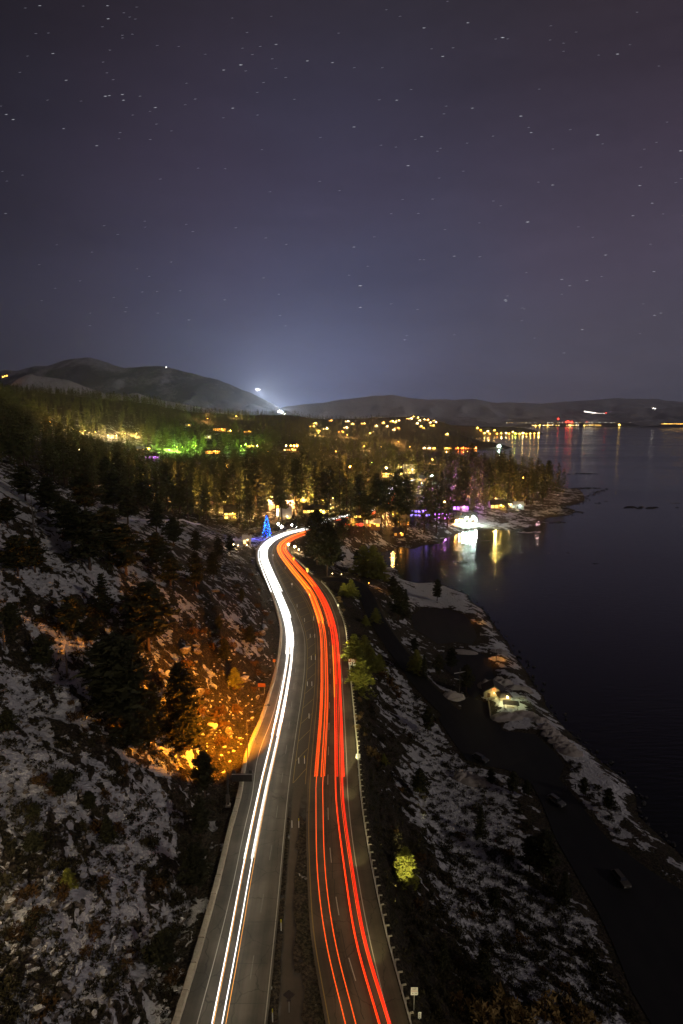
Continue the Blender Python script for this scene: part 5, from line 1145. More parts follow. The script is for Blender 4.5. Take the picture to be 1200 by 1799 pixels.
# ------------------------------------------------------------------ houses
M['wall_tan'] = mat('wall_tan', (.34, .27, .18), .9, var=.2); M['wall_white'] = mat('wall_white', (.55, .53, .50), .9, var=.15); M['wall_brown'] = mat('wall_brown', (.15, .09, .055), .9, var=.25)
M['roof_snow'] = mat('roof_snow', (.62, .61, .63), .9, var=.15, bump=.3); M['roof_dark'] = mat('roof_dark', (.06, .052, .048), .8, var=.3); M['door'] = mat('door_paint', (.10, .055, .03), .6)
def house(px, py, wd, dp, hg, rot, wall_m, roof_m, wcol, ws, label, nwin=4, rise=.45, porch=0, pcol=WM, storeys=1, cat='house', name='house', group=None, z=None):
    p = hit(px, py); t = empty(name, p, rot, label, cat, group)
    m1 = MB(); m1.box(-wd/2, wd/2, -dp/2, dp/2, -2.5, hg)
    rh = dp*rise; m1.add([(-wd/2, -dp/2, hg), (wd/2, -dp/2, hg), (wd/2, dp/2, hg), (-wd/2, dp/2, hg), (-wd/2, 0, hg+rh*.93), (wd/2, 0, hg+rh*.93)], [(0, 4, 3), (1, 2, 5)])
    m1.build('wall', M[wall_m], t)
    e = .6; m1 = MB(); th = .3
    for sg in (-1, 1):
        a = [(-wd/2-e, sg*(dp/2+e), hg-e*rise*2), (wd/2+e, sg*(dp/2+e), hg-e*rise*2), (wd/2+e, 0, hg+rh), (-wd/2-e, 0, hg+rh)]; b_ = [(x, y, z_+th) for x, y, z_ in a]
        f = [(0, 1, 2, 3), (7, 6, 5, 4), (0, 4, 5, 1), (1, 5, 6, 2), (2, 6, 7, 3), (3, 7, 4, 0)]; m1.add(a+b_, f if sg < 0 else [tuple(reversed(q)) for q in f])
    rf = m1.build('roof', M[roof_m], t); m1 = MB(); m1.box(wd*.22, wd*.22+.9, -.5, .4, hg+rh*.4, hg+rh+1.0); m1.build('chimney', M['wall_brown'], rf)
    for st in range(storeys):
        z0 = hg*(st+.28)/storeys; z1 = hg*(st+.80)/storeys
        for i in range(nwin):
            x = -wd/2+wd*(i+.5)/nwin; w2 = wd/nwin*.34
            if st == 0 and i == nwin//2:
                m1 = MB(); m1.box(x-.55, x+.55, -dp/2-.06, -dp/2-.003, 0, min(2.2, hg*.8)); m1.build('door', M['door'], t); continue
            m1 = MB(); m1.box(x-w2-.12, x+w2+.12, -dp/2-.05, -dp/2-.003, z0-.12, z1+.12); f_ = m1.build('window', M['wall_white'], t)
            m1 = MB(); m1.box(x-w2, x+w2, -dp/2-.075, -dp/2-.052, z0, z1); m1.build('pane', em(wcol, round(ws*random.choice([.12, .35, .35, .7]), 2)), f_)
    if porch:
        r_ = max(.2, p[1]*.0007*(random.choice([.35, .6, 1.0, 1.3]) if p[1] > 1500 else 1)); m1 = MB(); m1.ball((wd*.18, -dp/2-.4-r_, hg*.86), r_, 8); m1.build('porch_light', em(pcol, 40), t); lamp(t, (wd*.18, -dp/2-2.6-r_*2, hg*.8), pcol, porch*.35, .3)
    return t
H_ = [(386,757,34,14,7,.1,'wall_tan','roof_dark',OR,6,'large orange-glowing lodge on the ridge under the snow mountain',7,.3,26000,OR,2),
 (436,760,22,12,5,-.1,'wall_brown','roof_dark',OR,5,'low orange-lit house right of the orange lodge',4,.35,14000,OR,1),(365,770,16,10,4,.2,'wall_white','roof_snow',WM,1.5,'pale house with snow roof below the orange lodge',3,.4,3000,WM,1),(404,759,12,9,5,0,'wall_tan','roof_dark',YL_,5,'small yellow-lit house between the two orange houses',3,.4,8000,YL_,1),
 (375,797,30,12,6,0,'wall_brown','roof_dark',OR,9,'long dark house with a full row of bright orange windows',8,.3,9000,OR,2),(441,786,18,10,5,0,'wall_tan','roof_dark',YL_,8,'yellow house between the green and yellow lamps',4,.35,12000,YL_,1),
 (268,806,24,11,5.5,.1,'wall_white','roof_dark',(.85,.35,1.0),10,'house with violet and pink light strings among the left trees',7,.35,9000,PU,1),(246,792,16,10,4.5,.4,'wall_brown','roof_snow',WM,.8,'dark house with a snowy roof up and left of the violet house',3,.45,0,WM,1),(331,749,14,9,4,.1,'wall_white','roof_snow',WM,.8,'snow-roofed building on the ridge left of the orange lodge',3,.3,2000,OR,1),(510,792,26,11,4,0,'wall_tan','roof_dark',WM,8,'long low building under the row of four lamps',6,.3,9000,OR,1),
 (405,912,11,9,6.5,.2,'wall_tan','roof_dark',YL_,8,'tall golden-lit cabin behind the firs, left of the Christmas tree',3,.7,3500,YL_,2),(502,912,10,9,3.6,.0,'wall_tan','roof_snow',YL_,4,'steep-roofed yellow cabin with snow roof by the bend',3,.95,2600,WM,1),(487,893,16,10,4.5,.15,'wall_white','roof_snow',WM,3,'pale house with broad snowy roof behind the steep-roofed cabin',4,.35,2600,OR,1),(510,893,11,8,4.2,-.2,'wall_tan','roof_snow',WM,1.5,'grey snow-roofed cottage behind and right of the steep-roofed cabin',3,.4,1200,OR,1),
 (556,903,22,10,4.4,0,'wall_tan','roof_dark',YL_,12,'long yellow-glowing building between the trunks right of the cabin',7,.3,9000,YL_,1),(434,957,4.5,4,4.2,.0,'wall_tan','roof_snow',WM,6,'narrow shed with one bright window by the S-bend',2,.5,500,WM,1),
 (619,925,16,8,4,.1,'wall_brown','roof_dark',RD,5,'dark building with red-lit windows under the grove',5,.35,1500,RD,1),(633,912,12,8,4,.1,'wall_tan','roof_dark',YL_,8,'house with stacked amber windows just below the far highway',4,.4,3000,OR,1),(652,925,14,8,3.6,0,'wall_brown','roof_snow',OR,5,'low orange-lit house below the far highway, right of the red one',4,.35,2500,OR,1),
 (653,969,3.4,3,2.8,.5,'wall_white','roof_snow',CW,1.2,'tiny pale blue-white shed on the cove shore',2,.5,600,(.5,.7,1.0),1),(708,922,10,8,5,0,'wall_brown','roof_dark',OR,6,'dark house with two orange windows over the beach',3,.5,500,OR,1),(700,942,8,7,4,0,'wall_brown','roof_dark',OR,6,'dark cabin with one orange window right above the beach',3,.5,400,OR,1),
 (738,908,20,10,7,0,'wall_brown','roof_dark',(.35,.25,1.0),7,'house hung with blue and violet lights left of the waterfront',6,.4,5000,PU,2),(775,912,16,9,7,0,'wall_brown','roof_dark',(.65,.2,1.0),6,'violet-lit house between the blue one and the waterfront',5,.4,4000,(.8,.3,1.0),2),(808,896,16,10,5,0,'wall_white','roof_dark',PU,9,'house glowing violet and pink behind the waterfront',5,.4,6000,(.9,.3,.8),1),
 (688,838,30,13,7,.1,'wall_tan','roof_dark',YL_,12,'big golden-lit lodge with many windows in the forest centre',8,.35,26000,WM,2),(720,832,20,12,8,-.1,'wall_white','roof_snow',WM,2,'tall white house right of the golden-lit lodge',4,.5,4000,WM,2),(742,845,12,9,4,0,'wall_tan','roof_dark',OR,4,'small orange-lit house under the far cold white lamp',3,.4,2500,OR,1),
 (820,914,18,9,4,0,'wall_brown','roof_dark',CW,12,'waterfront house blazing with white floodlights',6,.4,0,CW,1),(805,918,9,8,4.5,.1,'wall_tan','roof_dark',WM,14,'warm-lit boathouse left of the white floodlights',3,.4,6000,OR,1),(873,893,16,10,5,0,'wall_tan','roof_dark',YL_,9,'yellow-lit shore house on the peninsula',4,.4,9000,YL_,1),(888,890,12,9,5,0,'wall_tan','roof_dark',WM,10,'pale-lit house right of the yellow shore house',4,.4,6000,WM,1),(907,892,14,8,3.6,0,'wall_white','roof_snow',CW,1.2,'low white house at the right of the shore houses',3,.4,1500,CW,1),
 (876,785,16,10,5,0,'wall_white','roof_dark',CW,6,'house with a piercing cold white light on the dark far point',3,.4,40000,CW,1)]
for a in H_: house(*a)
street_lamp(877, 783, 786, CW, 0, 'piercing cold white lamp at the end of the dark far point', 1.6, 120)
far_h = [(x, y) for x, y in [(553,742),(577,737),(583,741),(607,740),(622,743),(640,746),(660,748),(676,743),(683,748),(692,742),(698,739),(703,737),(715,735),(719,737),(725,731),(733,734),(737,738),(745,731),(731,745),(737,748),(740,752),(748,735),(755,737),(752,744),(757,748),(762,738),(766,742),(700,752),(695,756),(547,750),(563,755),(575,752),(600,757),(610,753),(786,763)]]
for i, (x, y) in enumerate(far_h):
    c_ = [YL_, WM, OR, WM, YL_][i % 5]
    lb_ = f'{["yellow-lit", "warm-lit", "orange-lit", "pale-lit", "golden"][i % 5]} far hillside house'
    t = house(x+random.uniform(-4, 4), y+1.5+random.uniform(-2, 2.5), random.choice([12, 16, 24]), 11, 7, random.uniform(-.4, .4), ['wall_tan', 'wall_white', 'wall_brown'][i % 3], 'roof_dark', c_, 9, 'x', 3, .35, [50000, 24000, 36000][i % 3], c_, 1, group='lit houses on the far hill')
    far_h[i] = (t, lb_, tuple(t.location))
LMK2 = LMK; LMK = [('top of the lit hill', 735, 730), ('left end of the far ridge', 550, 740), ('dark wooded knoll', 655, 735), ('foot of the lit hill', 745, 755), ('right shoulder of the lit hill', 770, 742)]
for o_, d_, p_ in far_h: pass
auto_label([(o_, d_.replace(' far hillside house', ' far'), p_) for o_, d_, p_ in far_h], 'house')
sh_h = []
for i, x in enumerate([745,753,762,783,790,803,812,820,826,834]):
    y = 789; c_ = [WM, YL_, OR, OR, OR, RD][min(5, i//2)] if i < 9 else OR
    if 803 <= x <= 826: c_ = (1.0, .22, .03)
    t = house(x, y, 12, 9, 6, random.uniform(-.1, .1), 'wall_tan', 'roof_dark', c_, 12, 'x', 4, .3, 34000, c_, 1, group='waterside buildings across the bay'); sh_h.append((t, 'lit waterside' if c_ != (1.0, .22, .03) else 'red-orange waterside', tuple(t.location)))
LMK = [('left end of the bay', 742, 792), ('middle of the bay shore', 795, 792), ('right end of the bay shore', 840, 792)]
auto_label(sh_h, 'building'); hd = []
for i, (x, y) in enumerate([(838,754),(844,757),(850,762),(856,759),(860,763),(868,757),(873,763),(880,762),(889,762),(894,763),(900,760),(905,763),(912,763),(918,762),(924,763),(931,763),(938,763),(945,762)]):
    c_ = [YL_, OR, YL_, WM, OR][i % 5]
    if x == 905: c_ = (.85, 1.0, .1)
    t = house(x, y, 14, 11, 8, random.uniform(-.2, .2), 'wall_tan', 'roof_dark', c_, 12, 'x', 4, .3, 120000, c_, 1, group='shore houses on the far headland'); hd.append((t, 'yellow-green-lit' if x == 905 else 'brightly lit', tuple(t.location)))
LMK = [('left root of the headland', 838, 760), ('middle of the headland', 895, 760), ('tip of the headland', 950, 762)]
auto_label(hd, 'headland house'); LMK = LMK2
# the waterfront: row of floodlights, jetties
for i, x in enumerate((800, 807, 813, 819, 825, 831, 836)):
    p = at(x, 925-(.5*i), -18.5); t = empty('floodlight', p, 0, f'{["leftmost", "second", "third", "middle", "fifth", "sixth", "rightmost"][i]} floodlight of the blazing waterfront row', 'floodlight', 'floodlights of the blazing waterfront')
    m1 = MB(); hh = [3, 6, 4.5, 7.5, 5, 8, 4][i]; m1.tube([(0, 0, -1), (0, 0, hh)], .12, 6); m1.build('post', M['dark_metal'], t); m1 = MB(); c_ = [OR, WM, CW, CW, CW, CW, WH][i]; m1.ball((0, -.4, hh), [.5, .6, .7, 1.0, .8, 1.1, .6][i], 8); m1.build('lens', em(c_, 130), t); lamp(t, (0, -2.4, hh), c_, 6000 if i > 1 else 2500, .4)
def jetty(px, py, L_, rot, label):
    p = at(px, py, -20); t = empty('jetty', p, rot, label, 'jetty'); n = int(L_/1.2)
    for k_ in range(n): m1 = MB(); m1.box(-1.2, 1.2, k_*1.2, k_*1.2+1.1, .75, .9); m1.build('plank', M['post'], t)
    for k_ in range(0, n, 3):
        for sx in (-1.1, 1.1): m1 = MB(); m1.tube([(sx, k_*1.2+.5, -2.5), (sx, k_*1.2+.5, 1.6)], .14, 6); m1.build('pile', M['post'], t)
jetty(722, 957, 40, rad(-52), 'long timber jetty with piles beside the cove beach'); jetty(835, 929, 26, rad(-88), 'short jetty running out from the blazing waterfront')
for i, (x, y, lb) in enumerate([(742, 952, 'thin mooring mast at the end of the cove jetty')]):
    p = at(x, y, -20); t = empty('mast', p, 0, lb, 'mast'); m1 = MB(); m1.tube([(0, 0, -1), (0, 0, 9)], .12, 6); m1.build('pole', M['post_white'], t); m1 = MB(); m1.ball((0, 0, 9.1), .2, 6); m1.build('cap', M['post_white'], t)
# lit sign tower by the bend
p = hit(489, 914); t = empty('sign_tower', p, 0, 'tall pole sign of three stacked glowing orange-white boxes', 'sign'); m1 = MB(); m1.tube([(0, 0, -1), (0, 0, 4)], .2, 6); m1.build('post', M['dark_metal'], t)
for k_ in range(3):
    m1 = MB(); m1.box(-1.3, 1.3, -.3, .3, 4+k_*3.1, 6.8+k_*3.1, bev=.1); m1.build('light_box', em([(1, .8, .45), (1, .75, .35), OR][k_], 9), t)
lamp(t, (0, -2, 8), WM, 4000, .5)
# blue-lit Christmas tree: dark fir wound with small blue lamps
p = hit(469, 944); hb = (CAMH+ray(469, 906)[2]*(p[1]/ray(469, 906)[1]))-p[2]; t = empty('christmas_tree', p, 0, 'fir wound with glowing blue lights by the highway bend', 'tree'); k_ = hb/20
cm = ob('crown', TV['near_fir'][1][0][0], t); cm.scale = (k_*.95, k_*.95, k_); tm = ob('trunk', TV['near_fir'][1][0][1], t); tm.scale = (k_, k_, k_)
mb = MB(); mc = MB(); r2 = random.Random(4)
for i in range(240):
    f = r2.random()**1.0; z = hb*(.07+.93*f); r_ = hb*.205*(1-f)**.8*r2.uniform(.75, 1.15)+.1; a = r2.uniform(0, 6.28); (mc if r2.random() < .35 else mb).ball((math.cos(a)*r_, math.sin(a)*r_, z), .17, 4)
mb.build('blue_lights', em((.02, .06, 1.0), 9), t); mc.build('cyan_lights', em((.05, .45, 1.0), 8), t)
for z in (.15, .5): lamp(t, (0, -hb*.42, hb*z), (.10, .14, 1.0), 6000, .5)
lamp(t, (-7, -3, 2.2), (.16, .14, 1.0), 5000, .5)
# ------------------------------------------------------------------ lit hut by the lake, table shelter, walls, utility pole, parked cars
HT = at(866, 1222, -17.3); M['stone'] = mat('stone_wall', (.40, .34, .24), .9, var=.4, scale=1.6, bump=.6)
t = empty('restroom_hut', HT, rad(-8), 'small stone hut with gabled snowy roof, lit by a lamp, by the lake', 'hut')
m1 = MB(); m1.box(-3.2, 3.2, -2.4, 2.4, -.4, 2.6); m1.add([(-3.2, -2.42, 2.6), (3.2, -2.42, 2.6), (0, -2.42, 4.5)], [(0, 1, 2)]); m1.build('wall', M['stone'], t)
for sg in (-1, 1):
    m1 = MB(); a = [(sg*3.9, -3.0, 2.2), (0, -3.0, 4.62), (0, 3.0, 4.62), (sg*3.9, 3.0, 2.2)]; f = [(0, 1, 2, 3), (7, 6, 5, 4), (0, 4, 5, 1), (1, 5, 6, 2), (2, 6, 7, 3), (3, 7, 4, 0)]
    m1.add(a+[(x, y, z+.22) for x, y, z in a], f if sg > 0 else [tuple(reversed(q)) for q in f]); m1.build('roof_slope', M['roof_dark'], t)
for x in (-1.7, 1.5): m1 = MB(); m1.box(x-.5, x+.5, -2.48, -2.41, -.1, 2.0); m1.build('door', M['door'], t)
m1 = MB(); m1.box(-.55, .45, -2.52, -2.43, 3.1, 3.7); m1.build('lit_sign', em((1.0, .12, .02), 1.6), t)
m1 = MB(); m1.ball((0, -2.8, 2.35), .16, 8); m1.build('wall_light', em(YL_, 20), t); lamp(t, (0, -3.4, 2.2), (1, .74, .24), 150, .1)
B2 = at(885, 1232, -17.3); t = empty('kiosk', B2, rad(5), 'dark-roofed kiosk with a bright lamp right of the stone hut', 'kiosk')
m1 = MB(); m1.box(-1.8, 1.8, -1.5, 1.5, -.3, 2.3); m1.build('wall', M['stone'], t); m1 = MB(); m1.box(-2.5, 2.5, -2.1, 2.1, 2.3, 3.4, bev=1.4); m1.build('roof', M['roof_dark'], t)
m1 = MB(); m1.tube([(.2, -1.5, 2.9), (.2, -2.6, 3.0)], .05, 6); m1.build('lamp_arm', M['dark_metal'], t); m1 = MB(); m1.ball((.2, -2.7, 2.85), .30, 10); m1.build('lamp', em((1, .70, .26), 60), t)
lamp(t, (.2, -3.2, 2.7), (1, .78, .34), 300, .15); lamp(t, (-2.5, -3.8, 2.4), (.86, 1.0, .62), 190, .1); lamp(t, (5.0, -2.4, 2.4), (.9, 1.0, .62), 180, .1)
B3 = at(897, 1246, -17.3); t = empty('table_shelter', B3, rad(-12), 'dark flat-roofed picnic shelter in front of the lit snow', 'shelter')
m1 = MB(); m1.box(-2.6, 2.6, -1.5, 1.5, 2.2, 2.42); m1.build('roof', M['roof_dark'], t)
for x in (-2.2, 2.2):
    for y in (-1.2, 1.2): m1 = MB(); m1.box(x-.09, x+.09, y-.09, y+.09, -.3, 2.2); m1.build('post', M['post'], t)
m1 = MB(); m1.box(-1.2, 1.2, -.4, .4, .7, .78); m1.build('table_top', M['post'], t); 
for y in (-.75, .75): m1 = MB(); m1.box(-1.2, 1.2, y-.14, y+.14, .4, .46); m1.build('bench', M['post'], t)
for a, b_, lb in [((858,1230),(862,1262),'low dark retaining wall along the left side of the lit snow'),((862,1231),(925,1229),'low dark retaining wall behind the lit snow')]:
    A_ = at(*a, -17.4); B_ = at(*b_, -17.4); t = empty('retaining_wall', A_, 0, lb, 'wall'); n = 6
    for k_ in range(n):
        p0 = np.array(A_[:2])+(np.array(B_[:2])-A_[:2])*k_/n-A_[:2]; p1 = np.array(A_[:2])+(np.array(B_[:2])-A_[:2])*(k_+.96)/n-A_[:2]; d = p1-p0; d /= np.linalg.norm(d); nn = np.array([d[1], -d[0]])*.18
        m1 = MB(); m1.add([(*(p0-nn), -.3), (*(p1-nn), -.3), (*(p1+nn), -.3), (*(p0+nn), -.3), (*(p0-nn), .75), (*(p1-nn), .75), (*(p1+nn), .75), (*(p0+nn), .75)], [(3, 2, 1, 0), (4, 5, 6, 7), (0, 1, 5, 4), (1, 2, 6, 5), (2, 3, 7, 6), (3, 0, 4, 7)]); m1.build('block', M['barrier'], t)
def pile(px, py, rx, ry, h, label, z=-17.5):
    p = at(px, py, z); me_n = 22; V = []; F = []
    for j in range(me_n+1):
        for i in range(me_n+1):
            u, v = i/me_n*2-1, j/me_n*2-1; r_ = math.hypot(u, v); hh = max(0, 1-r_**2*(.7+.6*float(fbm(np.array([u*1.5+py]), np.array([v*1.5+px]), 2)[0])))**.6*h*(.25+1.3*float(fbm(np.array([u*3.2+px]), np.array([v*3.2+py]), 4)[0])); V.append((u*rx, v*ry, hh-.25*(r_ > .98)))
    F = [(j*(me_n+1)+i, j*(me_n+1)+i+1, (j+1)*(me_n+1)+i+1, (j+1)*(me_n+1)+i) for j in range(me_n) for i in range(me_n)]
    o = ob('snow_pile', me_np('snow_pile', V, F, [M['pile']], smooth_=True), None, p); tag(o, label, 'snow pile'); o.rotation_euler = (0, 0, random.uniform(-.4, .4))
M['pile'] = mat('piled_snow', (.42, .37, .33), .9, var=.3, scale=1.2, bump=.7)
pile(858,1206,4,2.6,2.2,'rounded snow pile behind the stone hut, left'); pile(880,1203,5,3,2.6,'larger snow pile behind the stone hut, right'); pile(905,1212,6,2.6,1.6,'low snow bank right of the stone hut'); pile(815,1146,6,2.2,1.0,'long snow bank between the two upper lots',-17.4); pile(875,1146,4,3,1.2,'snow bank at the corner of the upper lots')
pile(895,1262,6,3,1.7,'smooth snow mound in front of the picnic shelter'); pile(925,1258,5,2.4,1.3,'snow mound right of the picnic shelter'); pile(795,1226,4.5,3,2.0,'bright-edged snow mound by the lake road'); pile(813,1366,3,2,2.2,'pointed snow pile at the edge of the lower lot'); pile(832,1374,5,2.4,1.5,'broad snow pile right of the pointed one')
for i, (x, y) in enumerate([(948,1268),(958,1280),(968,1290),(980,1302),(992,1312),(1003,1322)]): pile(x, y, 3.4, 2.2, 1.3, f'{["first", "second", "third", "fourth", "fifth", "last"][i]} snow heap in the line towards the lake shore from the hut')
p = hit(807, 1216); t = empty('utility_pole', p, 0, 'utility pole with cross arms beside the olive pine by the lake road', 'utility pole'); m1 = MB(); m1.tube([(0, 0, -.5), (0, 0, 9)], [.2, .14], 8); m1.build('pole', M['dead_wood'], t)
for z, a in ((7.6, .3), (4.4, -.35)): m1 = MB(); m1.tube([(-2.0, 0, z-a*2), (2.0, 0, z+a*.6)], .13, 6); m1.build('cross_arm', M['post_white'], t)
def car(px, py, rot, col, label, z=-17.5):
    p = at(px, py, z); t = empty('parked_car', p, rot, label, 'car'); m_ = mat('car_paint', col, .3, .4, var=.05); gl = M['glass']
    m1 = MB(); P = [(-2.3,.35),(-2.3,.8),(-2.1,.95),(-1.2,1.0),(2.1,.98),(2.3,.8),(2.3,.35)]; 
    vs = [(x, y, z_) for y in (-.88, .88) for x, z_ in P]; n = len(P); fs = [tuple(range(n)), tuple(range(2*n-1, n-1, -1))]+[(i, n+i, n+(i+1) % n, (i+1) % n) for i in range(n)]; m1.add(vs, fs); m1.build('body', m_, t)
    m1 = MB(); m1.box(-1.0, 1.9, -.78, .78, .98, 1.5, bev=.32); m1.build('cabin', gl, t); m1 = MB(); m1.box(-.65, 1.55, -.5, .5, 1.5, 1.53); m1.build('roof', m_, t)
    for x in (-1.4, 1.4):
        for y in (-.9, .9): m1 = MB(); m1.tube([(x, y-.1, .33), (x, y+.1, .33)], .33, 12); w_ = m1.build('wheel', M['sign_black'], t)
    for y in (-.6, .6): m1 = MB(); m1.box(-2.34, -2.28, y-.2, y+.2, .6, .75); m1.build('headlight', M['steel'], t)
M['glass'] = mat('car_glass', (.02, .022, .025), .1, var=0)
car(844, 1335, rad(130), (.10, .10, .11), 'grey car parked alone in the dark lower lot'); car(977, 1410, rad(120), (.16, .16, .16), 'pale car parked in the shore lot beside the snow strip'); car(1090, 1548, rad(100), (.12, .11, .09), 'dark car at the bottom of the shore lot')
t = empty('gate', at(1000, 1388, -17.3), rad(20), 'low dark gate frame on the snow strip by the lower lot', 'gate')
for x in (-2, 2): m1 = MB(); m1.box(x-.1, x+.1, -.1, .1, -.2, 1.2); m1.build('post', M['dark_metal'], t)
for z in (.5, 1.1): m1 = MB(); m1.box(-2, 2, -.05, .05, z, z+.1); m1.build('bar', M['dark_metal'], t)
# chevrons and lamps along the lake road
for i, (x, y) in enumerate([(648,1028),(600,1012),(584,1012)]):
    p = hit(x, y); t = empty('bollard_light', p, 0, ['small orange light where the lake road turns down', 'small pale light at the start of the lake road, right', 'small pale light at the start of the lake road, left'][i], 'light'); m1 = MB(); m1.tube([(0, 0, -.3), (0, 0, 1.1)], .08, 6); m1.build('post', M['dark_metal'], t); m1 = MB(); m1.ball((0, 0, 1.25), .22, 8); m1.build('lens', em(OR if i == 0 else WM, 12), t); lamp(t, (0, -.5, 1.7), OR if i == 0 else WM, 200 if i == 0 else 60, .1)
for x, y, pw_ in ((668, 1036, 2600), (838, 1092, 1800), (872, 1160, 1500)):
    p = hit(x, y); t = empty('path_lamp', p, 0, {668: 'sodium lamp that lights the bank at the lake road bend', 838: 'sodium lamp on the bank by the upper lot', 872: 'sodium lamp on the bank by the second lot'}[x], 'lamp'); m1 = MB(); m1.tube([(0, 0, -.3), (0, 0, 4.2)], .07, 6); m1.build('post', M['dark_metal'], t); m1 = MB(); m1.box(-.2, .2, -.2, .2, 4.2, 4.4); m1.build('cap', M['dark_metal'], t); lamp(t, (0, 0, 4.05), (1, .36, .04), pw_, .15, rad(120), (.1, -.1, -1), .6)
lamp(t, (0, 0, 0), (1, 1, 1), 0.0)
# rope-lit cable along the ridge
CW_ = [(228,921,0),(322,925,-14),(353,928,-22),(409,953,-16),(440,953,-6)]
cp_ = [hit(x, y) for x, y, _ in CW_]
for i, p in enumerate(cp_[1:4]):
    t = empty('cable_post', p, 0, ['left post of the three carrying the pale cable on the ridge', 'middle and tallest post carrying the pale cable', 'right post carrying the pale cable, nearest the road'][i], 'post'); m1 = MB(); m1.tube([(0, 0, -1), (0, 0, [5.0, 7.5, 3.5][i])], .10, 6); m1.build('pole', M['dead_wood'], t); m1 = MB(); m1.box(-.5, .5, -.05, .05, [4.8, 6.0, 3.3][i], [4.9, 6.1, 3.4][i]); m1.build('bracket', M['post'], t)
hz = [3, 4.6, 3.0, 2.6, 1.2]
mb = MB()
for a, b_, ha, hb_ in zip(cp_[:-1], cp_[1:], hz[:-1], hz[1:]):
    for dz_ in (0, .55): mb.tube([tuple(np.array(a)*(1-f)+np.array(b_)*f+np.array([0, 0, ha*(1-f)+hb_*f-1.3*4*f*(1-f)*.5-dz_])) for f in np.linspace(0, 1, 12)], .20, 5)
o = mb.build('cable', M['post_white']); tag(o, 'pale double cable sagging between the posts along the ridge', 'cable')
# the warm lamp by the tunnel mouth, on the rock to the left: its light reaches the foot of the left slope
t = empty('street_lamp', (-48, 56, ground(-48, 56)), 0, 'warm street lamp above the tunnel mouth that lights the lowest left snow', 'street lamp')
zt = 30-t.location.z; m1 = MB(); m1.tube([(0, 0, -1), (0, 0, zt)], .12, 6); m1.build('post', M['dark_metal'], t); m1 = MB(); m1.ball((0, .6, zt-.2), .25, 8); m1.build('globe', em(WM, 20), t); m1 = MB(); m1.tube([(0, 0, zt), (0, .7, zt+.1)], .06, 6); m1.build('arm', M['dark_metal'], t)
lamp(t, (0, 1.4, zt-.4), (1, .78, .48), 6500, .3)
# ------------------------------------------------------------------ islets and rocks off the point
def islet(px, py, w_, label, n=14, seed=0):
    g_ = random.Random(seed); p = at(px, py, -20); t = empty('rock_islet', p, 0, label, 'rocks'); sc = p[1]/1000
    for k_ in range(n):
        f = (k_+.5)/n*2-1; o = ob('rock', rkD[k_ % 7], t); s_ = w_*sc*.5/n*g_.uniform(1.2, 2.6); o.location = (f*w_*sc*.5, g_.uniform(-1, 1)*w_*sc*.10, -.2*s_); o.scale = (s_*1.5, s_*1.6, s_*.75*(1.1-f*f)); o.rotation_euler = (0, 0, g_.uniform(0, 6))
rkD = [r__.mesh('rock', M['dark_rock']) for r__ in rk]
for i, a in enumerate([(1030,832.5,52,'thin dark islet on the open lake beyond the point'),(1000,833,16,'tiny islet just left of the thin one'),(1128,892,90,'long dark rocky islet at the right in the lake'),(1186,884,24,'small cluster of rocks at the right edge of the lake'),(1190,892,14,'pair of rocks under the cluster at the right edge'),(1052,884,16,'small rocks just off the point'),(1065,881,10,'single low rock just right of those off the point'),(998,971,14,'dark rock alone in the lake below the point'),(965,972,8,'small rock left of the lone dark rock'),(917,971,8,'smallest rock near the waterfront reflections'),(1046,990,14,'low rock in the lower middle of the lake'),(1040,931,6,'tiny rock between the point and the lone dark rock'),
    (808,988,34,'dark rock bar crossing the white reflections'),(828,972,20,'rock bar just under the waterfront'),(855,950,26,'dark rocks in the still water by the waterfront'),(930,935,60,'dark rock tail of the lit sand spit'),(975,918,60,'dark rocks below the shore of the point'),(1030,858,60,'dark rock ledge at the tip of the point'),(985,874,60,'flat dark rocks on the tip of the point'),(1010,900,50,'rock shelf off the lower side of the point')]): islet(*a, n=6 if a[2] < 20 else 16, seed=i)
# ------------------------------------------------------------------ lights of the far town and the ski slopes
HAZE = 4.0e-5
mb = {k_: MB() for k_ in ('y', 'o', 'w', 'r')}; r3 = random.Random(12)
def dot(px, py, D, r_, k_): a = atD(px, py, D); mb[k_].ball(a, r_, 6)
for k_ in range(64):
    x = r3.uniform(935, 1062); D_ = 13900; 
    if 985 < x < 995 or 1020 < x < 1024: continue
    dot(x, 747.2+r3.uniform(-.9, .5), 13000, r3.uniform(3, 7), r3.choice('yyyoow'))
for x in np.arange(1163, 1215, 2.2): dot(x, 744.6+r3.uniform(-.3, .3), 11700, r3.uniform(4, 7), r3.choice('oy'))
for k_ in range(60): dot(r3.uniform(885, 1110), 742.6+r3.uniform(-.5, .5), 14300, r3.uniform(2, 4), r3.choice('yw'))
for x in np.linspace(1027, 1046, 12): dot(x, 723+(x-1027)*.14+r3.uniform(-.3, .3), 16200, r3.uniform(7, 12), 'w')
for x in np.linspace(1048, 1062, 7): dot(x, 726.4, 16200, 5, 'w')
for x, y in ((1148, 717), (1151, 718)): dot(x, y, 16000, 12, 'w')
for x, y in ((450,684),(453,683.5),(456,684.5),(452,686)): dot(x, y, 9900, 6, 'w')
for x, y in ((489,723),(493,724),(496,724.5),(500,727),(491,721)): dot(x, y, 7600, 8, 'w')
for x, y in ((292,645),(5,662),(8,661),(12,660)): dot(x, y, 9500 if x > 20 else 6700, 7, 'o' if x < 20 else 'w')
for x, y, r_ in ((995,741.5,22),(1000,741.5,20),(1005,741.5,22),(998,739.5,14),(981,736,20),(1065,725,15),(1031,741,8)): dot(x, y, 13600 if x != 1065 else 16000, r_, 'r')
for x, y, r_ in ((941,748,16),(948,747.5,18),(962,747.5,18),(1002,747.5,18),(1027,747.5,14),(1088,746.5,24)): dot(x, y, 12900, r_, 'y')
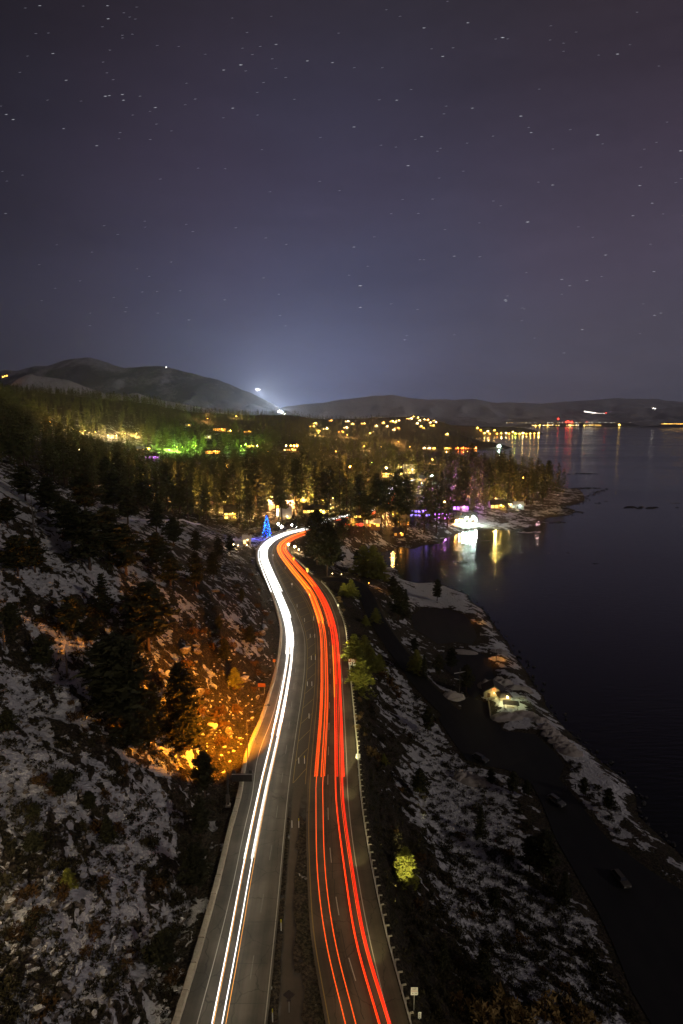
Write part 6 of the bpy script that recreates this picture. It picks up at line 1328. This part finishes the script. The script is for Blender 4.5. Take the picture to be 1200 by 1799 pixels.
ms = {'y': em(YL_, 14), 'o': em(OR, 14), 'w': em(WH, 16), 'r': em(RD, 14)}
for k_, lb in (('y', 'yellow lights strung along the far shore of the lake'), ('o', 'orange lights of the far town'), ('w', 'white lights of the far town and ski slopes'), ('r', 'red signal and sign lights of the far town')): tag(mb[k_].build('distant_town_lights', ms[k_]), lb, kind='stuff')
sk = empty('ski_floodlights', atD(472, 705, 8800), 0)
for x, y, D_, pw_ in ((452,686,10200,1.6e7),(462,695,9800,1.2e7),(474,706,9300,1.2e7),(485,716,8700,1.2e7),(497,724,8000,2.0e7)):
    a = Vector(atD(x, y-2.0, D_-250)); lamp(sk, tuple(a-sk.location), (.74, .84, 1.0), pw_*.5, 20)
# ------------------------------------------------------------------ stars: short trails
mb = MB(); r4 = random.Random(99)
ST = [(70,10,1.2),(189,10,1.1),(190,33,1.3),(93,94,1.2),(63,59,.7),(85,58,.6),(434,57,.7),(423,114,2.0),(485,78,1),(540,107,1),(584,110,1),(502,136,.8),(393,123,1),(180,47,.6),(215,62,.7),(193,88,.6),(181,109,.7),(188,128,.7),(116,141,1),(185,169,1.6),(192,168,.9),(215,166,1.1),(217,176,1.2),(246,169,.8),(273,189,1.4),(275,218,.8),(409,190,1.2),(23,210,1.5),(11,201,1.1),(112,226,.9),(170,256,1.1),(10,375,.9),(211,233,.8),(264,245,.8),(343,174,.8),(463,145,.7),
 (883,66,2.2),(745,49,1.2),(822,40,1),(915,204,1.5),(1050,237,1.8),(1196,265,2),(1085,95,1.5),(741,240,1),(717,291,1.4),(927,390,2.2),(971,325,1.2),(1124,326,1.4),(633,502,2.6),(633,540,1.8),(888,527,1.8),(889,529,1.0),(1023,579,1.8),(1150,554,1.5),(1149,477,1.3),(1064,448,1.2),(987,491,1.1),(1001,502,1.0),(1031,493,1),(711,597,1.1),(622,434,1),(798,450,1),(843,451,.8),(778,99,1.1),(796,84,.8),(697,176,1),(933,233,1),(1112,379,1),(1146,357,1),(332,562,1),(622,223,1.1),(991,620,1),(830,190,.9),(780,200,.8),(1161,550,.9),(735,375,.7)]
for k_ in range(150): ST.append((r4.uniform(0, 1200), r4.uniform(0, 600)**1.0, r4.choice([.35, .45, .5, .6])))
mbf = MB()
for x, y, m_ in ST:
    a = np.array(atD(x-2.2-m_*.6, y+.2, 29000)); b_ = np.array(atD(x+2.2+m_*.6, y-.2, 29000)); (mb if m_ > .85 else mbf).tube([tuple(a), tuple((a+b_)/2), tuple(b_)], [2, 5+7*m_, 2], 4)
tag(mb.build('stars', emis('starlight', (.86, .90, 1.0), .5)), 'brighter stars drawn out into short dashes over the sky', kind='stuff')
tag(mbf.build('stars', emis('starlight_faint', (.80, .84, 1.0), .22)), 'faint stars drawn out into short dashes over the sky', kind='stuff')
# ------------------------------------------------------------------ the night air
m_ = bpy.data.materials.new('night_air'); m_.use_nodes = True; t = NT(m_.node_tree); t.n.clear()
vo = t.node('ShaderNodeVolumePrincipled'); vo.inputs['Color'].default_value = (.93, .95, 1.0, 1); vo.inputs['Density'].default_value = HAZE; vo.inputs['Anisotropy'].default_value = .72
o_ = t.node('ShaderNodeOutputMaterial'); t.l.new(vo.outputs[0], o_.inputs['Volume'])
mb = MB(); mb.box(-29000, 29000, -700, 27600, -36, 1500); tag(mb.build('haze', m_), 'thin night haze over the lake', kind='stuff')
